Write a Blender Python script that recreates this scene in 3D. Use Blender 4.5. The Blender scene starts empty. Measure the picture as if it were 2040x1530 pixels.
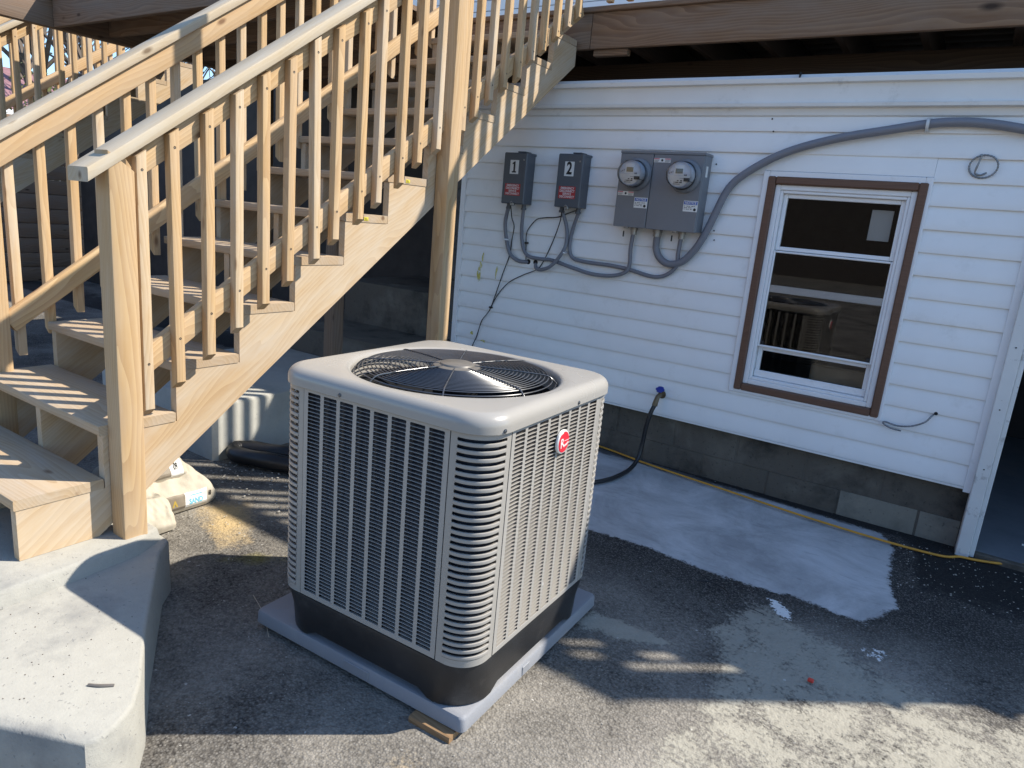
import bpy, bmesh, math, random
import numpy as np
from mathutils import Matrix, Vector
R = math.radians
random.seed(7); rng = np.random.default_rng(7)
scene = bpy.context.scene
col = scene.collection

# ------------------------------------------------------------------ camera
cam_d = bpy.data.cameras.new('camera'); cam = bpy.data.objects.new('camera', cam_d); col.objects.link(cam)
rt, up, fw = Vector((.82775, .55409, .08839)), Vector((-.20218, .14759, .96816)), Vector((-.5234, .81927, -.23419))
cam.matrix_world = Matrix(((rt.x, up.x, -fw.x, 1.3756), (rt.y, up.y, -fw.y, -1.8042), (rt.z, up.z, -fw.z, 1.4894), (0, 0, 0, 1)))
cam_d.sensor_width = 36; cam_d.lens = 24.478; cam_d.clip_start = .05; cam_d.clip_end = 2000
scene.camera = cam

# ------------------------------------------------------------------ sky, sun, exposure
SUN_AZ, SUN_EL = R(39.5), R(47.0)          # azimuth measured from +X towards +Y
sun_dir = Vector((math.cos(SUN_EL)*math.cos(SUN_AZ), math.cos(SUN_EL)*math.sin(SUN_AZ), math.sin(SUN_EL)))
world = bpy.data.worlds.new('World'); scene.world = world; world.use_nodes = True
wn = world.node_tree.nodes; wl = world.node_tree.links
sky = wn.new('ShaderNodeTexSky'); sky.sky_type = 'NISHITA'; sky.sun_disc = False
sky.sun_elevation = SUN_EL; sky.sun_rotation = R(90) - SUN_AZ
sky.air_density = 1.0; sky.dust_density = .3; sky.ozone_density = 4.0
bg = wn['Background']; bg.inputs['Strength'].default_value = .15
tint = wn.new('ShaderNodeMix'); tint.data_type = 'RGBA'; tint.blend_type = 'MULTIPLY'; tint.inputs[0].default_value = 1; tint.inputs[7].default_value = (.97, 1.03, 1.06, 1)   # clear deep-blue day, same over the whole sky
wl.new(sky.outputs[0], tint.inputs[6]); wl.new(tint.outputs[2], bg.inputs[0])
sun_d = bpy.data.lights.new('sun', 'SUN'); sun_d.energy = 4.8; sun_d.angle = R(.53); sun_d.color = (1, .93, .82)
sun = bpy.data.objects.new('sun', sun_d); col.objects.link(sun)
sun.rotation_euler = sun_dir.to_track_quat('Z', 'Y').to_euler(); sun.location = sun_dir*30
scene.view_settings.view_transform = 'Standard'; scene.view_settings.look = 'None'
scene.view_settings.exposure = .78; scene.view_settings.gamma = 1; scene.view_settings.use_curve_mapping = False
scene.cycles.use_denoising = True
scene.cycles.max_bounces = 8; scene.cycles.transparent_max_bounces = 16
scene.cycles.sample_clamp_indirect = 6

# ------------------------------------------------------------------ helpers
def tag(o, label=None, cat=None, group=None, kind=None):
    if label: o['label'] = label
    if cat: o['category'] = cat
    if group: o['group'] = group
    if kind: o['kind'] = kind
    return o
WM = {}
def link(name, me, mat=None, parent=None, m=None):
    o = bpy.data.objects.new(name, me); col.objects.link(o)
    m = m or Matrix.Identity(4)
    if me is not None and mat is not None:
        for mm in (mat if isinstance(mat, (list, tuple)) else [mat]):
            if len(me.materials) < (len(mat) if isinstance(mat, (list, tuple)) else 1): me.materials.append(mm)
    if parent is not None:
        o.parent = parent; o.matrix_parent_inverse = WM[parent.name].inverted()
    o.matrix_basis = m; WM[o.name] = m.copy()
    return o
def empty(name, loc=(0, 0, 0), rz=0, parent=None):
    return link(name, None, None, parent, Matrix.Translation(loc) @ Matrix.Rotation(rz, 4, 'Z'))
class MB:
    """collects verts and faces of one mesh"""
    def __init__(s): s.v = []; s.f = []; s.mi = []
    def add(s, vs, fs, mi=0):
        o = len(s.v); s.v += [tuple(p) for p in vs]; s.f += [tuple(i+o for i in f) for f in fs]; s.mi += [mi]*len(fs); return s
    def box(s, x0, x1, y0, y1, z0, z1, mi=0):
        v = [(x, y, z) for z in (z0, z1) for y in (y0, y1) for x in (x0, x1)]
        return s.add(v, [(0, 2, 3, 1), (4, 5, 7, 6), (0, 1, 5, 4), (2, 6, 7, 3), (0, 4, 6, 2), (1, 3, 7, 5)], mi)
    def bbox(s, x0, x1, y0, y1, z0, z1, b=.004, mi=0):
        # chamfered box: three stacked loops
        def loop(x0, x1, y0, y1, z): return [(x0+b, y0, z), (x1-b, y0, z), (x1, y0+b, z), (x1, y1-b, z), (x1-b, y1, z), (x0+b, y1, z), (x0, y1-b, z), (x0, y0+b, z)]
        def ins(z): return [(x0+b, y0+b, z), (x1-b, y0+b, z), (x1-b, y0+b, z), (x1-b, y1-b, z), (x1-b, y1-b, z), (x0+b, y1-b, z), (x0+b, y1-b, z), (x0+b, y0+b, z)]
        L = [ins(z0), loop(x0, x1, y0, y1, z0+b), loop(x0, x1, y0, y1, z1-b), ins(z1)]
        v = sum(L, []); fs = [tuple(range(7, -1, -1)), tuple(range(24, 32))]
        for k in range(3):
            for i in range(8): fs.append((k*8+i, k*8+(i+1) % 8, k*8+8+(i+1) % 8, k*8+8+i))
        return s.add(v, fs, mi)
    def loft(s, rings, closed=True, cap0=False, cap1=False, mi=0):
        n = len(rings[0]); v = [p for r in rings for p in r]; fs = []
        for k in range(len(rings)-1):
            for i in range(n if closed else n-1):
                j = (i+1) % n; fs.append((k*n+i, k*n+j, k*n+n+j, k*n+n+i))
        if cap0: fs.append(tuple(range(n-1, -1, -1)))
        if cap1: fs.append(tuple(range((len(rings)-1)*n, len(rings)*n)))
        return s.add(v, fs, mi)
    def lathe(s, prof, c=(0, 0, 0), axis='z', n=32, mi=0, cap0=False, cap1=False):
        rings = []
        for r, h in prof:
            ring = []
            for i in range(n):
                t = 2*math.pi*i/n; a, b = r*math.cos(t), r*math.sin(t)
                p = {'z': (a, b, h), 'y': (a, -h, b), 'x': (h, a, b)}[axis]      # 'y': height grows towards -Y
                ring.append((c[0]+p[0], c[1]+p[1], c[2]+p[2]))
            rings.append(ring)
        return s.loft(rings, True, cap0, cap1, mi)
    def tube(s, pts, r, n=8, sub=6, caps=True, mi=0, smooth=True):
        P = [Vector(p) for p in pts]
        if smooth and len(P) > 2:
            Q = []
            for i in range(len(P)-1):
                p0 = P[max(i-1, 0)]; p1 = P[i]; p2 = P[i+1]; p3 = P[min(i+2, len(P)-1)]
                for k in range(sub):
                    t = k/sub
                    Q.append(.5*((2*p1)+(p2-p0)*t+(2*p0-5*p1+4*p2-p3)*t*t+(-p0+3*p1-3*p2+p3)*t**3))
            Q.append(P[-1]); P = Q
        rings = []; nrm = None
        for i, p in enumerate(P):
            d = (P[min(i+1, len(P)-1)]-P[max(i-1, 0)]).normalized()
            if nrm is None:
                nrm = d.orthogonal().normalized()
            else:
                nrm = (nrm - d*nrm.dot(d)).normalized()
            b = d.cross(nrm); rr = r(i/(len(P)-1)) if callable(r) else r
            rings.append([tuple(p + (nrm*math.cos(2*math.pi*k/n)+b*math.sin(2*math.pi*k/n))*rr) for k in range(n)])
        return s.loft(rings, True, caps, caps, mi)
    def prism(s, poly, axis, a0, a1, mi=0):
        # poly in the two other axes, extruded along axis
        def P(p, a): return {'x': (a, p[0], p[1]), 'y': (p[0], a, p[1]), 'z': (p[0], p[1], a)}[axis]
        n = len(poly); v = [P(p, a0) for p in poly]+[P(p, a1) for p in poly]
        fs = [tuple(range(n-1, -1, -1)), tuple(range(n, 2*n))]+[(i, (i+1) % n, n+(i+1) % n, n+i) for i in range(n)]
        return s.add(v, fs, mi)
    def mesh(s, name='m', smooth=None):
        me = bpy.data.meshes.new(name); me.from_pydata(s.v, [], s.f)
        if any(s.mi): me.polygons.foreach_set('material_index', s.mi)
        bm = bmesh.new(); bm.from_mesh(me); bmesh.ops.recalc_face_normals(bm, faces=bm.faces); bm.to_mesh(me); bm.free()
        if smooth is not None:
            me.polygons.foreach_set('use_smooth', [True]*len(me.polygons))
            me.set_sharp_from_angle(angle=R(smooth))
        me.update(); return me
    def build(s, name, mat, parent=None, m=None, smooth=None):
        return link(name, s.mesh(name, smooth), mat, parent, m)
def text_mesh(body, size=1, sx=1, bold=0, align='CENTER'):
    cu = bpy.data.curves.new('t', 'FONT'); cu.body = body; cu.size = size; cu.align_x = align; cu.align_y = 'CENTER'; cu.offset = bold; cu.resolution_u = 3
    o = bpy.data.objects.new('t', cu); col.objects.link(o)
    dg = bpy.context.evaluated_depsgraph_get(); me = bpy.data.meshes.new_from_object(o.evaluated_get(dg))
    bpy.data.objects.remove(o); bpy.data.curves.remove(cu)
    v = [(p.co.x*sx, p.co.y, 0) for p in me.vertices]; f = [tuple(p.vertices) for p in me.polygons]
    bpy.data.meshes.remove(me); return v, f
def wall_text(mb, body, x, y, z, size, sx=1, bold=0, mi=0, align='CENTER', rot=0):
    v, f = text_mesh(body, size, sx, bold, align); c, s_ = math.cos(rot), math.sin(rot)
    mb.add([(x+a*c-b*s_, y, z+a*s_+b*c) for a, b, _ in v], f, mi)

# ------------------------------------------------------------------ materials
class NT:
    def __init__(s, name):
        s.m = bpy.data.materials.new(name); s.m.use_nodes = True; s.t = s.m.node_tree; s.n = s.t.nodes; s.b = s.n['Principled BSDF']; s.out = s.n['Material Output']
        s.tc = None
    def node(s, kind, **kw):
        n = s.n.new(kind)
        for k, v in kw.items():
            if k.startswith('i_'): n.inputs[k[2:].replace('_', ' ')].default_value = v
            else: setattr(n, k, v)
        return n
    def link(s, a, b): s.t.links.new(a, b)
    def coord(s, kind='Object', scale=(1, 1, 1), rand=0):
        if s.tc is None: s.tc = s.node('ShaderNodeTexCoord')
        mp = s.node('ShaderNodeMapping'); mp.inputs['Scale'].default_value = scale
        s.link(s.tc.outputs[kind], mp.inputs[0])
        if rand:
            oi = s.node('ShaderNodeObjectInfo'); mu = s.node('ShaderNodeMath', operation='MULTIPLY'); mu.inputs[1].default_value = rand
            s.link(oi.outputs['Random'], mu.inputs[0]); s.link(mu.outputs[0], mp.inputs['Location'])
        return mp.outputs[0]
    def noise(s, vec, scale, detail=3, rough=.55, dist=0):
        n = s.node('ShaderNodeTexNoise'); n.inputs['Scale'].default_value = scale; n.inputs['Detail'].default_value = detail; n.inputs['Roughness'].default_value = rough; n.inputs['Distortion'].default_value = dist
        if vec is not None: s.link(vec, n.inputs['Vector'])
        return n.outputs['Fac']
    def ramp(s, fac, stops):
        r = s.node('ShaderNodeValToRGB'); e = r.color_ramp.elements
        while len(e) < len(stops): e.new(.5)
        for el, (p, c) in zip(e, stops):
            el.position = p; el.color = (c, c, c, 1) if isinstance(c, (int, float)) else (*c, 1)
        s.link(fac, r.inputs[0]); return r.outputs[0]
    def mix(s, fac, a, b, blend='MIX'):
        n = s.node('ShaderNodeMix', data_type='RGBA', blend_type=blend)
        for i, x in ((0, fac), (6, a), (7, b)):
            if isinstance(x, (int, float)): n.inputs[i].default_value = x
            elif isinstance(x, tuple): n.inputs[i].default_value = (*x, 1)
            else: s.link(x, n.inputs[i])
        return n.outputs[2]
    def math(s, op, a, b=0, c=None):
        n = s.node('ShaderNodeMath', operation=op)
        for i, x in enumerate((a, b, c)):
            if x is None: continue
            if isinstance(x, (int, float)): n.inputs[i].default_value = x
            else: s.link(x, n.inputs[i])
        return n.outputs[0]
    def bump(s, h, strength=.3, dist=.01, normal=None):
        n = s.node('ShaderNodeBump'); n.inputs['Strength'].default_value = strength; n.inputs['Distance'].default_value = dist; s.link(h, n.inputs['Height'])
        if normal is not None: s.link(normal, n.inputs['Normal'])
        s.link(n.outputs[0], s.b.inputs['Normal']); return n.outputs[0]
    def set(s, **kw):
        for k, v in kw.items():
            i = s.b.inputs[k.replace('_', ' ')]
            if isinstance(v, (int, float)): i.default_value = v
            elif isinstance(v, tuple): i.default_value = (*v, 1) if len(v) == 3 else v
            else: s.link(v, i)
        return s
def simple(name, c, rough=.5, metal=0, var=.12, vscale=6, bump=0, bscale=120, spec=.5, dirt=None):
    """painted or moulded surface with a little unevenness in colour and gloss"""
    t = NT(name); v = t.coord()
    n = t.noise(v, vscale, 4, .6)
    cc = t.mix(t.ramp(n, [(.3, 0), (.7, 1)]), tuple(x*(1-var) for x in c), tuple(min(1, x*(1+var)) for x in c))
    if dirt:
        d = t.noise(v, vscale*2.5, 6, .7); cc = t.mix(t.ramp(d, [(.58, 0), (.72, dirt[1])]), cc, dirt[0])
    t.set(Base_Color=cc, Roughness=t.math('MULTIPLY_ADD', n, .25*rough, rough*.87), Metallic=metal)
    t.b.inputs['Specular IOR Level'].default_value = spec
    if bump: t.bump(t.noise(v, bscale, 3, .6), bump, .003)
    return t.m
def wood(name, light, dark, knot, grey=None, greyamt=0, contrast=1, rough=.75, ks=1.0):
    t = NT(name)
    v = t.coord('Object', (1, 1, 1), 60)
    big = t.noise(t.coord('Object', (.8, 4, 4), 35), 1.0, 2, .5)
    mp = t.node('ShaderNodeMapping'); mp.inputs['Scale'].default_value = (.22, 9, 9); t.link(v, mp.inputs[0])
    off = t.node('ShaderNodeVectorMath', operation='ADD'); t.link(mp.outputs[0], off.inputs[0])
    cm = t.node('ShaderNodeCombineXYZ'); s1 = t.math('MULTIPLY', big, 1.5); t.link(s1, cm.inputs[1]); t.link(s1, cm.inputs[2]); t.link(cm.outputs[0], off.inputs[1])
    w = t.node('ShaderNodeTexWave', wave_type='RINGS', rings_direction='X', wave_profile='SAW'); w.inputs['Scale'].default_value = 2.6; w.inputs['Distortion'].default_value = .9; w.inputs['Detail'].default_value = 3; w.inputs['Detail Scale'].default_value = 1.4
    t.link(off.outputs[0], w.inputs[0])
    fine = t.noise(t.coord('Object', (3, 130, 130), 20), 1.0, 3, .6)
    g = t.math('MULTIPLY_ADD', w.outputs['Fac'], .55*contrast, t.math('MULTIPLY', fine, .45))
    c = t.mix(t.ramp(g, [(.22, 0), (.85, 1)]), light, dark)
    # whole-board tone
    oi = t.node('ShaderNodeObjectInfo')
    c = t.mix(t.math('MULTIPLY', oi.outputs['Random'], .45), c, tuple(x*.72 for x in light[:1])+tuple(x*.66 for x in light[1:]), 'MIX')
    if grey: c = t.mix(t.math('MULTIPLY', t.ramp(t.noise(t.coord('Object', (1.2, 6, 6), 11), 2.2, 5, .65), [(.35, 0), (.72, 1)]), greyamt), c, grey)
    # knots
    vo = t.node('ShaderNodeTexVoronoi', feature='F1'); vo.inputs['Scale'].default_value = 1; vo.inputs['Randomness'].default_value = 1
    t.link(t.coord('Object', (3.2, 8, 8), 17), vo.inputs[0])
    k = t.ramp(vo.outputs['Distance'], [(.05*ks, 1), (.12*ks, 0)])
    c = t.mix(t.math('MULTIPLY', k, .85), c, knot)
    t.set(Base_Color=c, Roughness=rough); t.b.inputs['Specular IOR Level'].default_value = .25
    t.bump(g, .25, .002); return t.m

WOOD = wood('pine_fresh', (.56, .385, .195), (.40, .245, .11), (.15, .075, .035), (.52, .45, .36), .35)
WOODP = wood('pine_pale', (.55, .405, .24), (.43, .29, .155), (.18, .10, .05), (.54, .485, .40), .6)
WOODCAP = wood('pine_cap_weathered', (.53, .44, .30), (.44, .345, .21), (.14, .09, .05), (.50, .46, .385), .75, .8)
WOODTREAD = wood('pine_tread', (.48, .36, .225), (.38, .26, .145), (.15, .08, .04), (.44, .39, .325), .55)
WOODDK = wood('weathered_joist', (.27, .18, .115), (.17, .105, .065), (.045, .025, .015), (.20, .165, .135), .7, 1.4)
WOODRIM = wood('weathered_rim_board', (.30, .195, .115), (.15, .085, .048), (.02, .012, .008), (.25, .20, .16), .5, 1.7, ks=1.7)
WOODBLK = wood('joist_shade_tone', (.085, .06, .042), (.05, .034, .024), (.02, .012, .008))  # shade under the deck put into the wood colour
STRAP = simple('bright_zinc_strap', (.62, .62, .60), .35, metal=.25, var=.1)
BLOCKW = wood('scrap_block', (.30, .19, .10), (.20, .12, .06), (.07, .04, .02))
VINYL = simple('white_vinyl', (.82, .82, .81), .42, var=.035, vscale=2.5, bump=.12, bscale=40, dirt=((.55, .54, .5), .25))
TRIM = simple('white_trim', (.80, .80, .80), .4, var=.03, dirt=((.5, .48, .44), .25))
FASCIA = simple('fascia_aluminium', (.74, .74, .72), .38, var=.04, vscale=3, dirt=((.42, .41, .38), .45))
OLDWHITE = simple('old_white_paint', (.66, .66, .64), .55, var=.06, vscale=4, bump=.3, bscale=60, dirt=((.16, .14, .12), .85))
BROWN = wood('brown_window_casing', (.17, .095, .062), (.12, .066, .045), (.08, .045, .03), None, 0, .8, .5)
BLACK = simple('black_cavity', (.012, .012, .013), .8)
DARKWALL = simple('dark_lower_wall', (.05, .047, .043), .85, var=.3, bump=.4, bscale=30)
ACPAINT = simple('greige_enamel', (.318, .30, .27), .27, var=.025, vscale=3, bump=.05, bscale=260, spec=.5)
ACLOUV = simple('greige_enamel_louvre', (.335, .317, .288), .34, var=.03, vscale=3)
COIL = simple('condenser_coil', (.018, .022, .032), .35, var=.3, vscale=40)
BASE = simple('black_base_plastic', (.018, .018, .019), .42, var=.3, vscale=5, bump=.25, bscale=300, dirt=((.07, .065, .06), .5))
WIRE = simple('black_guard_wire', (.05, .053, .06), .25, spec=1.0)
HUB = simple('fan_hub_plate', (.16, .145, .125), .42, metal=.2, var=.15, vscale=12, dirt=((.2, .19, .17), .5))
BLADE = simple('fan_blade', (.016, .017, .019), .9, spec=.1)
PAD = simple('lavender_grey_pad', (.225, .23, .245), .62, var=.07, vscale=3, bump=.3, bscale=220, dirt=((.36, .34, .31), .35))
DKBOX = simple('slate_grey_enamel', (.085, .095, .108), .42, var=.05, vscale=5)
GYBOX = simple('grey_enamel', (.17, .18, .195), .42, var=.05, vscale=4, dirt=((.12, .12, .125), .3))
GALV = simple('galvanised_fitting', (.33, .32, .30), .42, metal=.7, var=.25, vscale=40)
CONDUIT = simple('grey_conduit', (.185, .19, .215), .5, var=.06)
CABLE = simple('black_cable', (.012, .012, .013), .5)
HOSE = simple('black_rubber_hose', (.014, .014, .015), .4, bump=.2, bscale=60)
YELLOW = simple('yellow_cord', (.56, .27, .03), .5, var=.15, vscale=10)
BLUEK = simple('blue_knob', (.01, .03, .25), .4)
BRASS = simple('dull_brass', (.16, .12, .07), .5, metal=.5, var=.3, vscale=30)
WHITEP = simple('white_print', (.72, .72, .69), .55, var=.05)
BLACKP = simple('black_print', (.012, .012, .012), .5)
REDP = simple('red_label', (.42, .03, .03), .5, var=.06)
PINKP = simple('faded_red_print', (.55, .12, .15), .5)
BLUEP = simple('blue_print', (.03, .10, .40), .5)
CYANP = simple('cyan_print', (.12, .45, .60), .55)
LCD = simple('lcd_display', (.13, .15, .12), .25)
LCD2 = simple('lcd_display_tan', (.22, .19, .12), .25)
METERF = simple('meter_face', (.62, .62, .60), .4)
SACK = simple('paper_sack', (.44, .40, .325), .8, var=.12, vscale=14, bump=.9, bscale=30, dirt=((.45, .36, .24), .5))
SACKDK = simple('sack_print_taupe', (.23, .195, .15), .65, var=.1)
GOLDP = simple('gold_print', (.42, .30, .06), .5)
BRANCH = simple('tree_bark', (.11, .085, .065), .85, var=.3, vscale=9, bump=.6, bscale=30)
LEAF = simple('young_leaf', (.16, .16, .045), .6, var=.35, vscale=1.5)
ROOFR = simple('maroon_shingle', (.23, .12, .13), .8, var=.25, vscale=8, bump=.5, bscale=12)
FENCEW = simple('white_fence_vinyl', (.8, .8, .8), .5, var=.03)
STEEL = simple('flexible_steel_armour', (.24, .25, .26), .35, metal=.8, var=.2, vscale=60)

def concrete(name, c, dark, stain=.5, scale=3, bump=.35, warm=(.6, .5, .34), warmamt=.2):
    t = NT(name); v = t.coord()
    n1 = t.noise(v, scale, 6, .65); n2 = t.noise(v, scale*9, 5, .7); n3 = t.noise(v, scale*.7, 4, .6, .6)
    cc = t.mix(t.ramp(n2, [(.3, 0), (.75, 1)]), tuple(x*.9 for x in c), c)
    cc = t.mix(t.math('MULTIPLY', t.ramp(n1, [(.5, 0), (.72, 1)]), stain), cc, dark)
    cc = t.mix(t.math('MULTIPLY', t.ramp(n3, [(.55, 0), (.75, 1)]), warmamt), cc, warm)
    pits = t.ramp(t.noise(v, 75, 2, .5), [(.27, 1), (.33, 0)]); cc = t.mix(t.math('MULTIPLY', pits, .45), cc, dark)
    t.set(Base_Color=cc, Roughness=.85); t.b.inputs['Specular IOR Level'].default_value = .2
    h = t.math('SUBTRACT', t.math('MULTIPLY_ADD', t.noise(v, 160, 3, .6), .4, t.math('MULTIPLY', n2, .6)), t.math('MULTIPLY', pits, .5))
    t.bump(h, bump, .006); return t.m
CONC = concrete('pale_step_concrete', (.35, .338, .298), (.17, .17, .165), .8, 3.4, .5)
CONCP = concrete('plinth_concrete', (.47, .46, .41), (.27, .26, .23), .5)
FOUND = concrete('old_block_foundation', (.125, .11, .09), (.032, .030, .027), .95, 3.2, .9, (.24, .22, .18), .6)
FOUNDP = concrete('patched_block', (.25, .235, .195), (.10, .095, .085), .6, 4, .9)
STONE = concrete('rough_stone_pier', (.13, .13, .125), (.04, .04, .04), .9, 7, 1.0)
GFLOOR = concrete('garage_floor', (.22, .23, .24), (.12, .12, .13), .5, 2)

def glass(name, tint=1.0, refl=1.0):
    t = NT(name); t.n.remove(t.b)
    tr = t.node('ShaderNodeBsdfTransparent'); tr.inputs[0].default_value = (tint, tint, tint, 1)
    gl = t.node('ShaderNodeBsdfGlossy'); gl.inputs['Roughness'].default_value = .01; gl.inputs[0].default_value = (refl, refl, refl, 1)
    fr = t.node('ShaderNodeFresnel'); fr.inputs[0].default_value = 1.4
    mx = t.node('ShaderNodeMixShader'); t.link(fr.outputs[0], mx.inputs[0]); t.link(tr.outputs[0], mx.inputs[1]); t.link(gl.outputs[0], mx.inputs[2])
    t.link(mx.outputs[0], t.out.inputs[0]); return t.m
GLASS = glass('window_glass', .85)
DOME = glass('meter_glass', .96)
SCREEN = glass('insect_screen', .62, .15)
# ------------------------------------------------------------------ the ground: one sheet to the horizon
def ground_material():
    t = NT('dusty_asphalt'); v = t.coord()
    def att(n):
        a = t.node('ShaderNodeAttribute'); a.attribute_name = n; return a.outputs['Fac']
    vo = t.node('ShaderNodeTexVoronoi', feature='F1'); vo.inputs['Scale'].default_value = 120; t.link(v, vo.inputs[0])
    vo2 = t.node('ShaderNodeTexVoronoi', feature='F1'); vo2.inputs['Scale'].default_value = 62; t.link(v, vo2.inputs[0])
    gr = t.node('ShaderNodeSeparateColor'); t.link(vo.outputs['Color'], gr.inputs[0])
    big = t.noise(v, 1.6, 6, .65); mid = t.noise(v, 9, 5, .65); fin = t.noise(v, 70, 4, .7)
    ragged = t.math('MULTIPLY_ADD', mid, .55, t.math('MULTIPLY', fin, .45))
    base = t.mix(gr.outputs[0], (.034, .032, .030), (.15, .142, .13))
    base = t.mix(t.ramp(vo.outputs['Distance'], [(.25, 0), (.62, 1)]), base, (.022, .020, .019))
    dust = t.math('MULTIPLY', t.ramp(t.math('ADD', t.math('MULTIPLY', big, .6), t.math('MULTIPLY', fin, .4)), [(.36, .05), (.62, 1)]), att('dust'))
    c = t.mix(t.math('MULTIPLY', dust, .66), base, (.385, .355, .305))
    # ragged cement skim: attribute is a soft distance field, noise frays its edge
    def frayed(name, lo=.44, hi=.5, amt=1.0):
        e = t.math('ADD', att(name), t.math('MULTIPLY', t.math('SUBTRACT', ragged, .5), amt)); return t.ramp(e, [(lo, 0), (hi, 1)])
    ap = frayed('apron', .44, .54, .9)
    capc = t.mix(t.ramp(t.noise(v, 2.1, 7, .72, .5), [(.36, 0), (.62, 1)]), (.54, .54, .535), (.33, .33, .325))
    capc = t.mix(t.math('MULTIPLY', t.ramp(t.noise(t.coord('Object', (1, 4, 1)), 7, 6, .75), [(.55, 0), (.72, 1)]), .5), capc, (.22, .215, .21))
    c = t.mix(ap, c, capc)
    sp = t.math('MULTIPLY', frayed('splash', .42, .62, 1.7), .85)
    spc = t.mix(t.noise(v, 14, 5, .7), (.27, .255, .21), (.42, .395, .325))
    c = t.mix(sp, c, spc)
    wh = frayed('white', .5, .54, 1.9); c = t.mix(wh, c, (.72, .72, .70))
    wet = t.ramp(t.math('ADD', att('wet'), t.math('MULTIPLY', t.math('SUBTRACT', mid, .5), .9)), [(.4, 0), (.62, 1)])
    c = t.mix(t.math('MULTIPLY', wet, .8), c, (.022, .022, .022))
    sd = frayed('sand', .40, .95, 1.5); c = t.mix(t.math('MULTIPLY', sd, .85), c, (.52, .38, .19))
    ms = frayed('moss', .45, .8, 1.0); c = t.mix(t.math('MULTIPLY', ms, .6), c, (.22, .19, .03))
    specks = t.ramp(t.noise(v, 46, 2, .5), [(.735, 0), (.76, 1)]); c = t.mix(t.math('MULTIPLY', specks, .7), c, (.5, .48, .44))
    t.set(Base_Color=c, Roughness=t.math('MULTIPLY_ADD', wet, -.1, .95)); t.b.inputs['Specular IOR Level'].default_value = .1
    smooth = t.math('MAXIMUM', ap, t.math('MULTIPLY', sp, .8))
    h = t.math('ADD', t.math('MULTIPLY', vo.outputs['Distance'], -.7), t.math('ADD', t.math('MULTIPLY', vo2.outputs['Distance'], -.7), t.math('MULTIPLY', fin, .5)))
    h = t.math('MULTIPLY', h, t.math('SUBTRACT', 1, t.math('MULTIPLY', smooth, .8)))
    h = t.math('ADD', h, t.math('MULTIPLY', smooth, .45))
    t.bump(h, .55, .0075); return t.m
GROUND = ground_material()
def pdist(P, X, Y):
    """signed distance (inside positive) to polygon P on arrays"""
    P = np.array(P); d2 = np.full(X.shape, 1e9); ins = np.zeros(X.shape, bool); n = len(P)
    for i in range(n):
        a, b = P[i], P[(i+1) % n]; e = b-a; wx, wy = X-a[0], Y-a[1]
        tt = np.clip((wx*e[0]+wy*e[1])/(e@e), 0, 1); d2 = np.minimum(d2, (wx-tt*e[0])**2+(wy-tt*e[1])**2)
        c = ((a[1] <= Y) & (b[1] > Y)) | ((b[1] <= Y) & (a[1] > Y))
        with np.errstate(divide='ignore', invalid='ignore'):
            ins ^= c & (X < a[0]+(Y-a[1])*e[0]/(e[1] if e[1] != 0 else 1e-9))
    return np.where(ins, 1, -1)*np.sqrt(d2)
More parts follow.
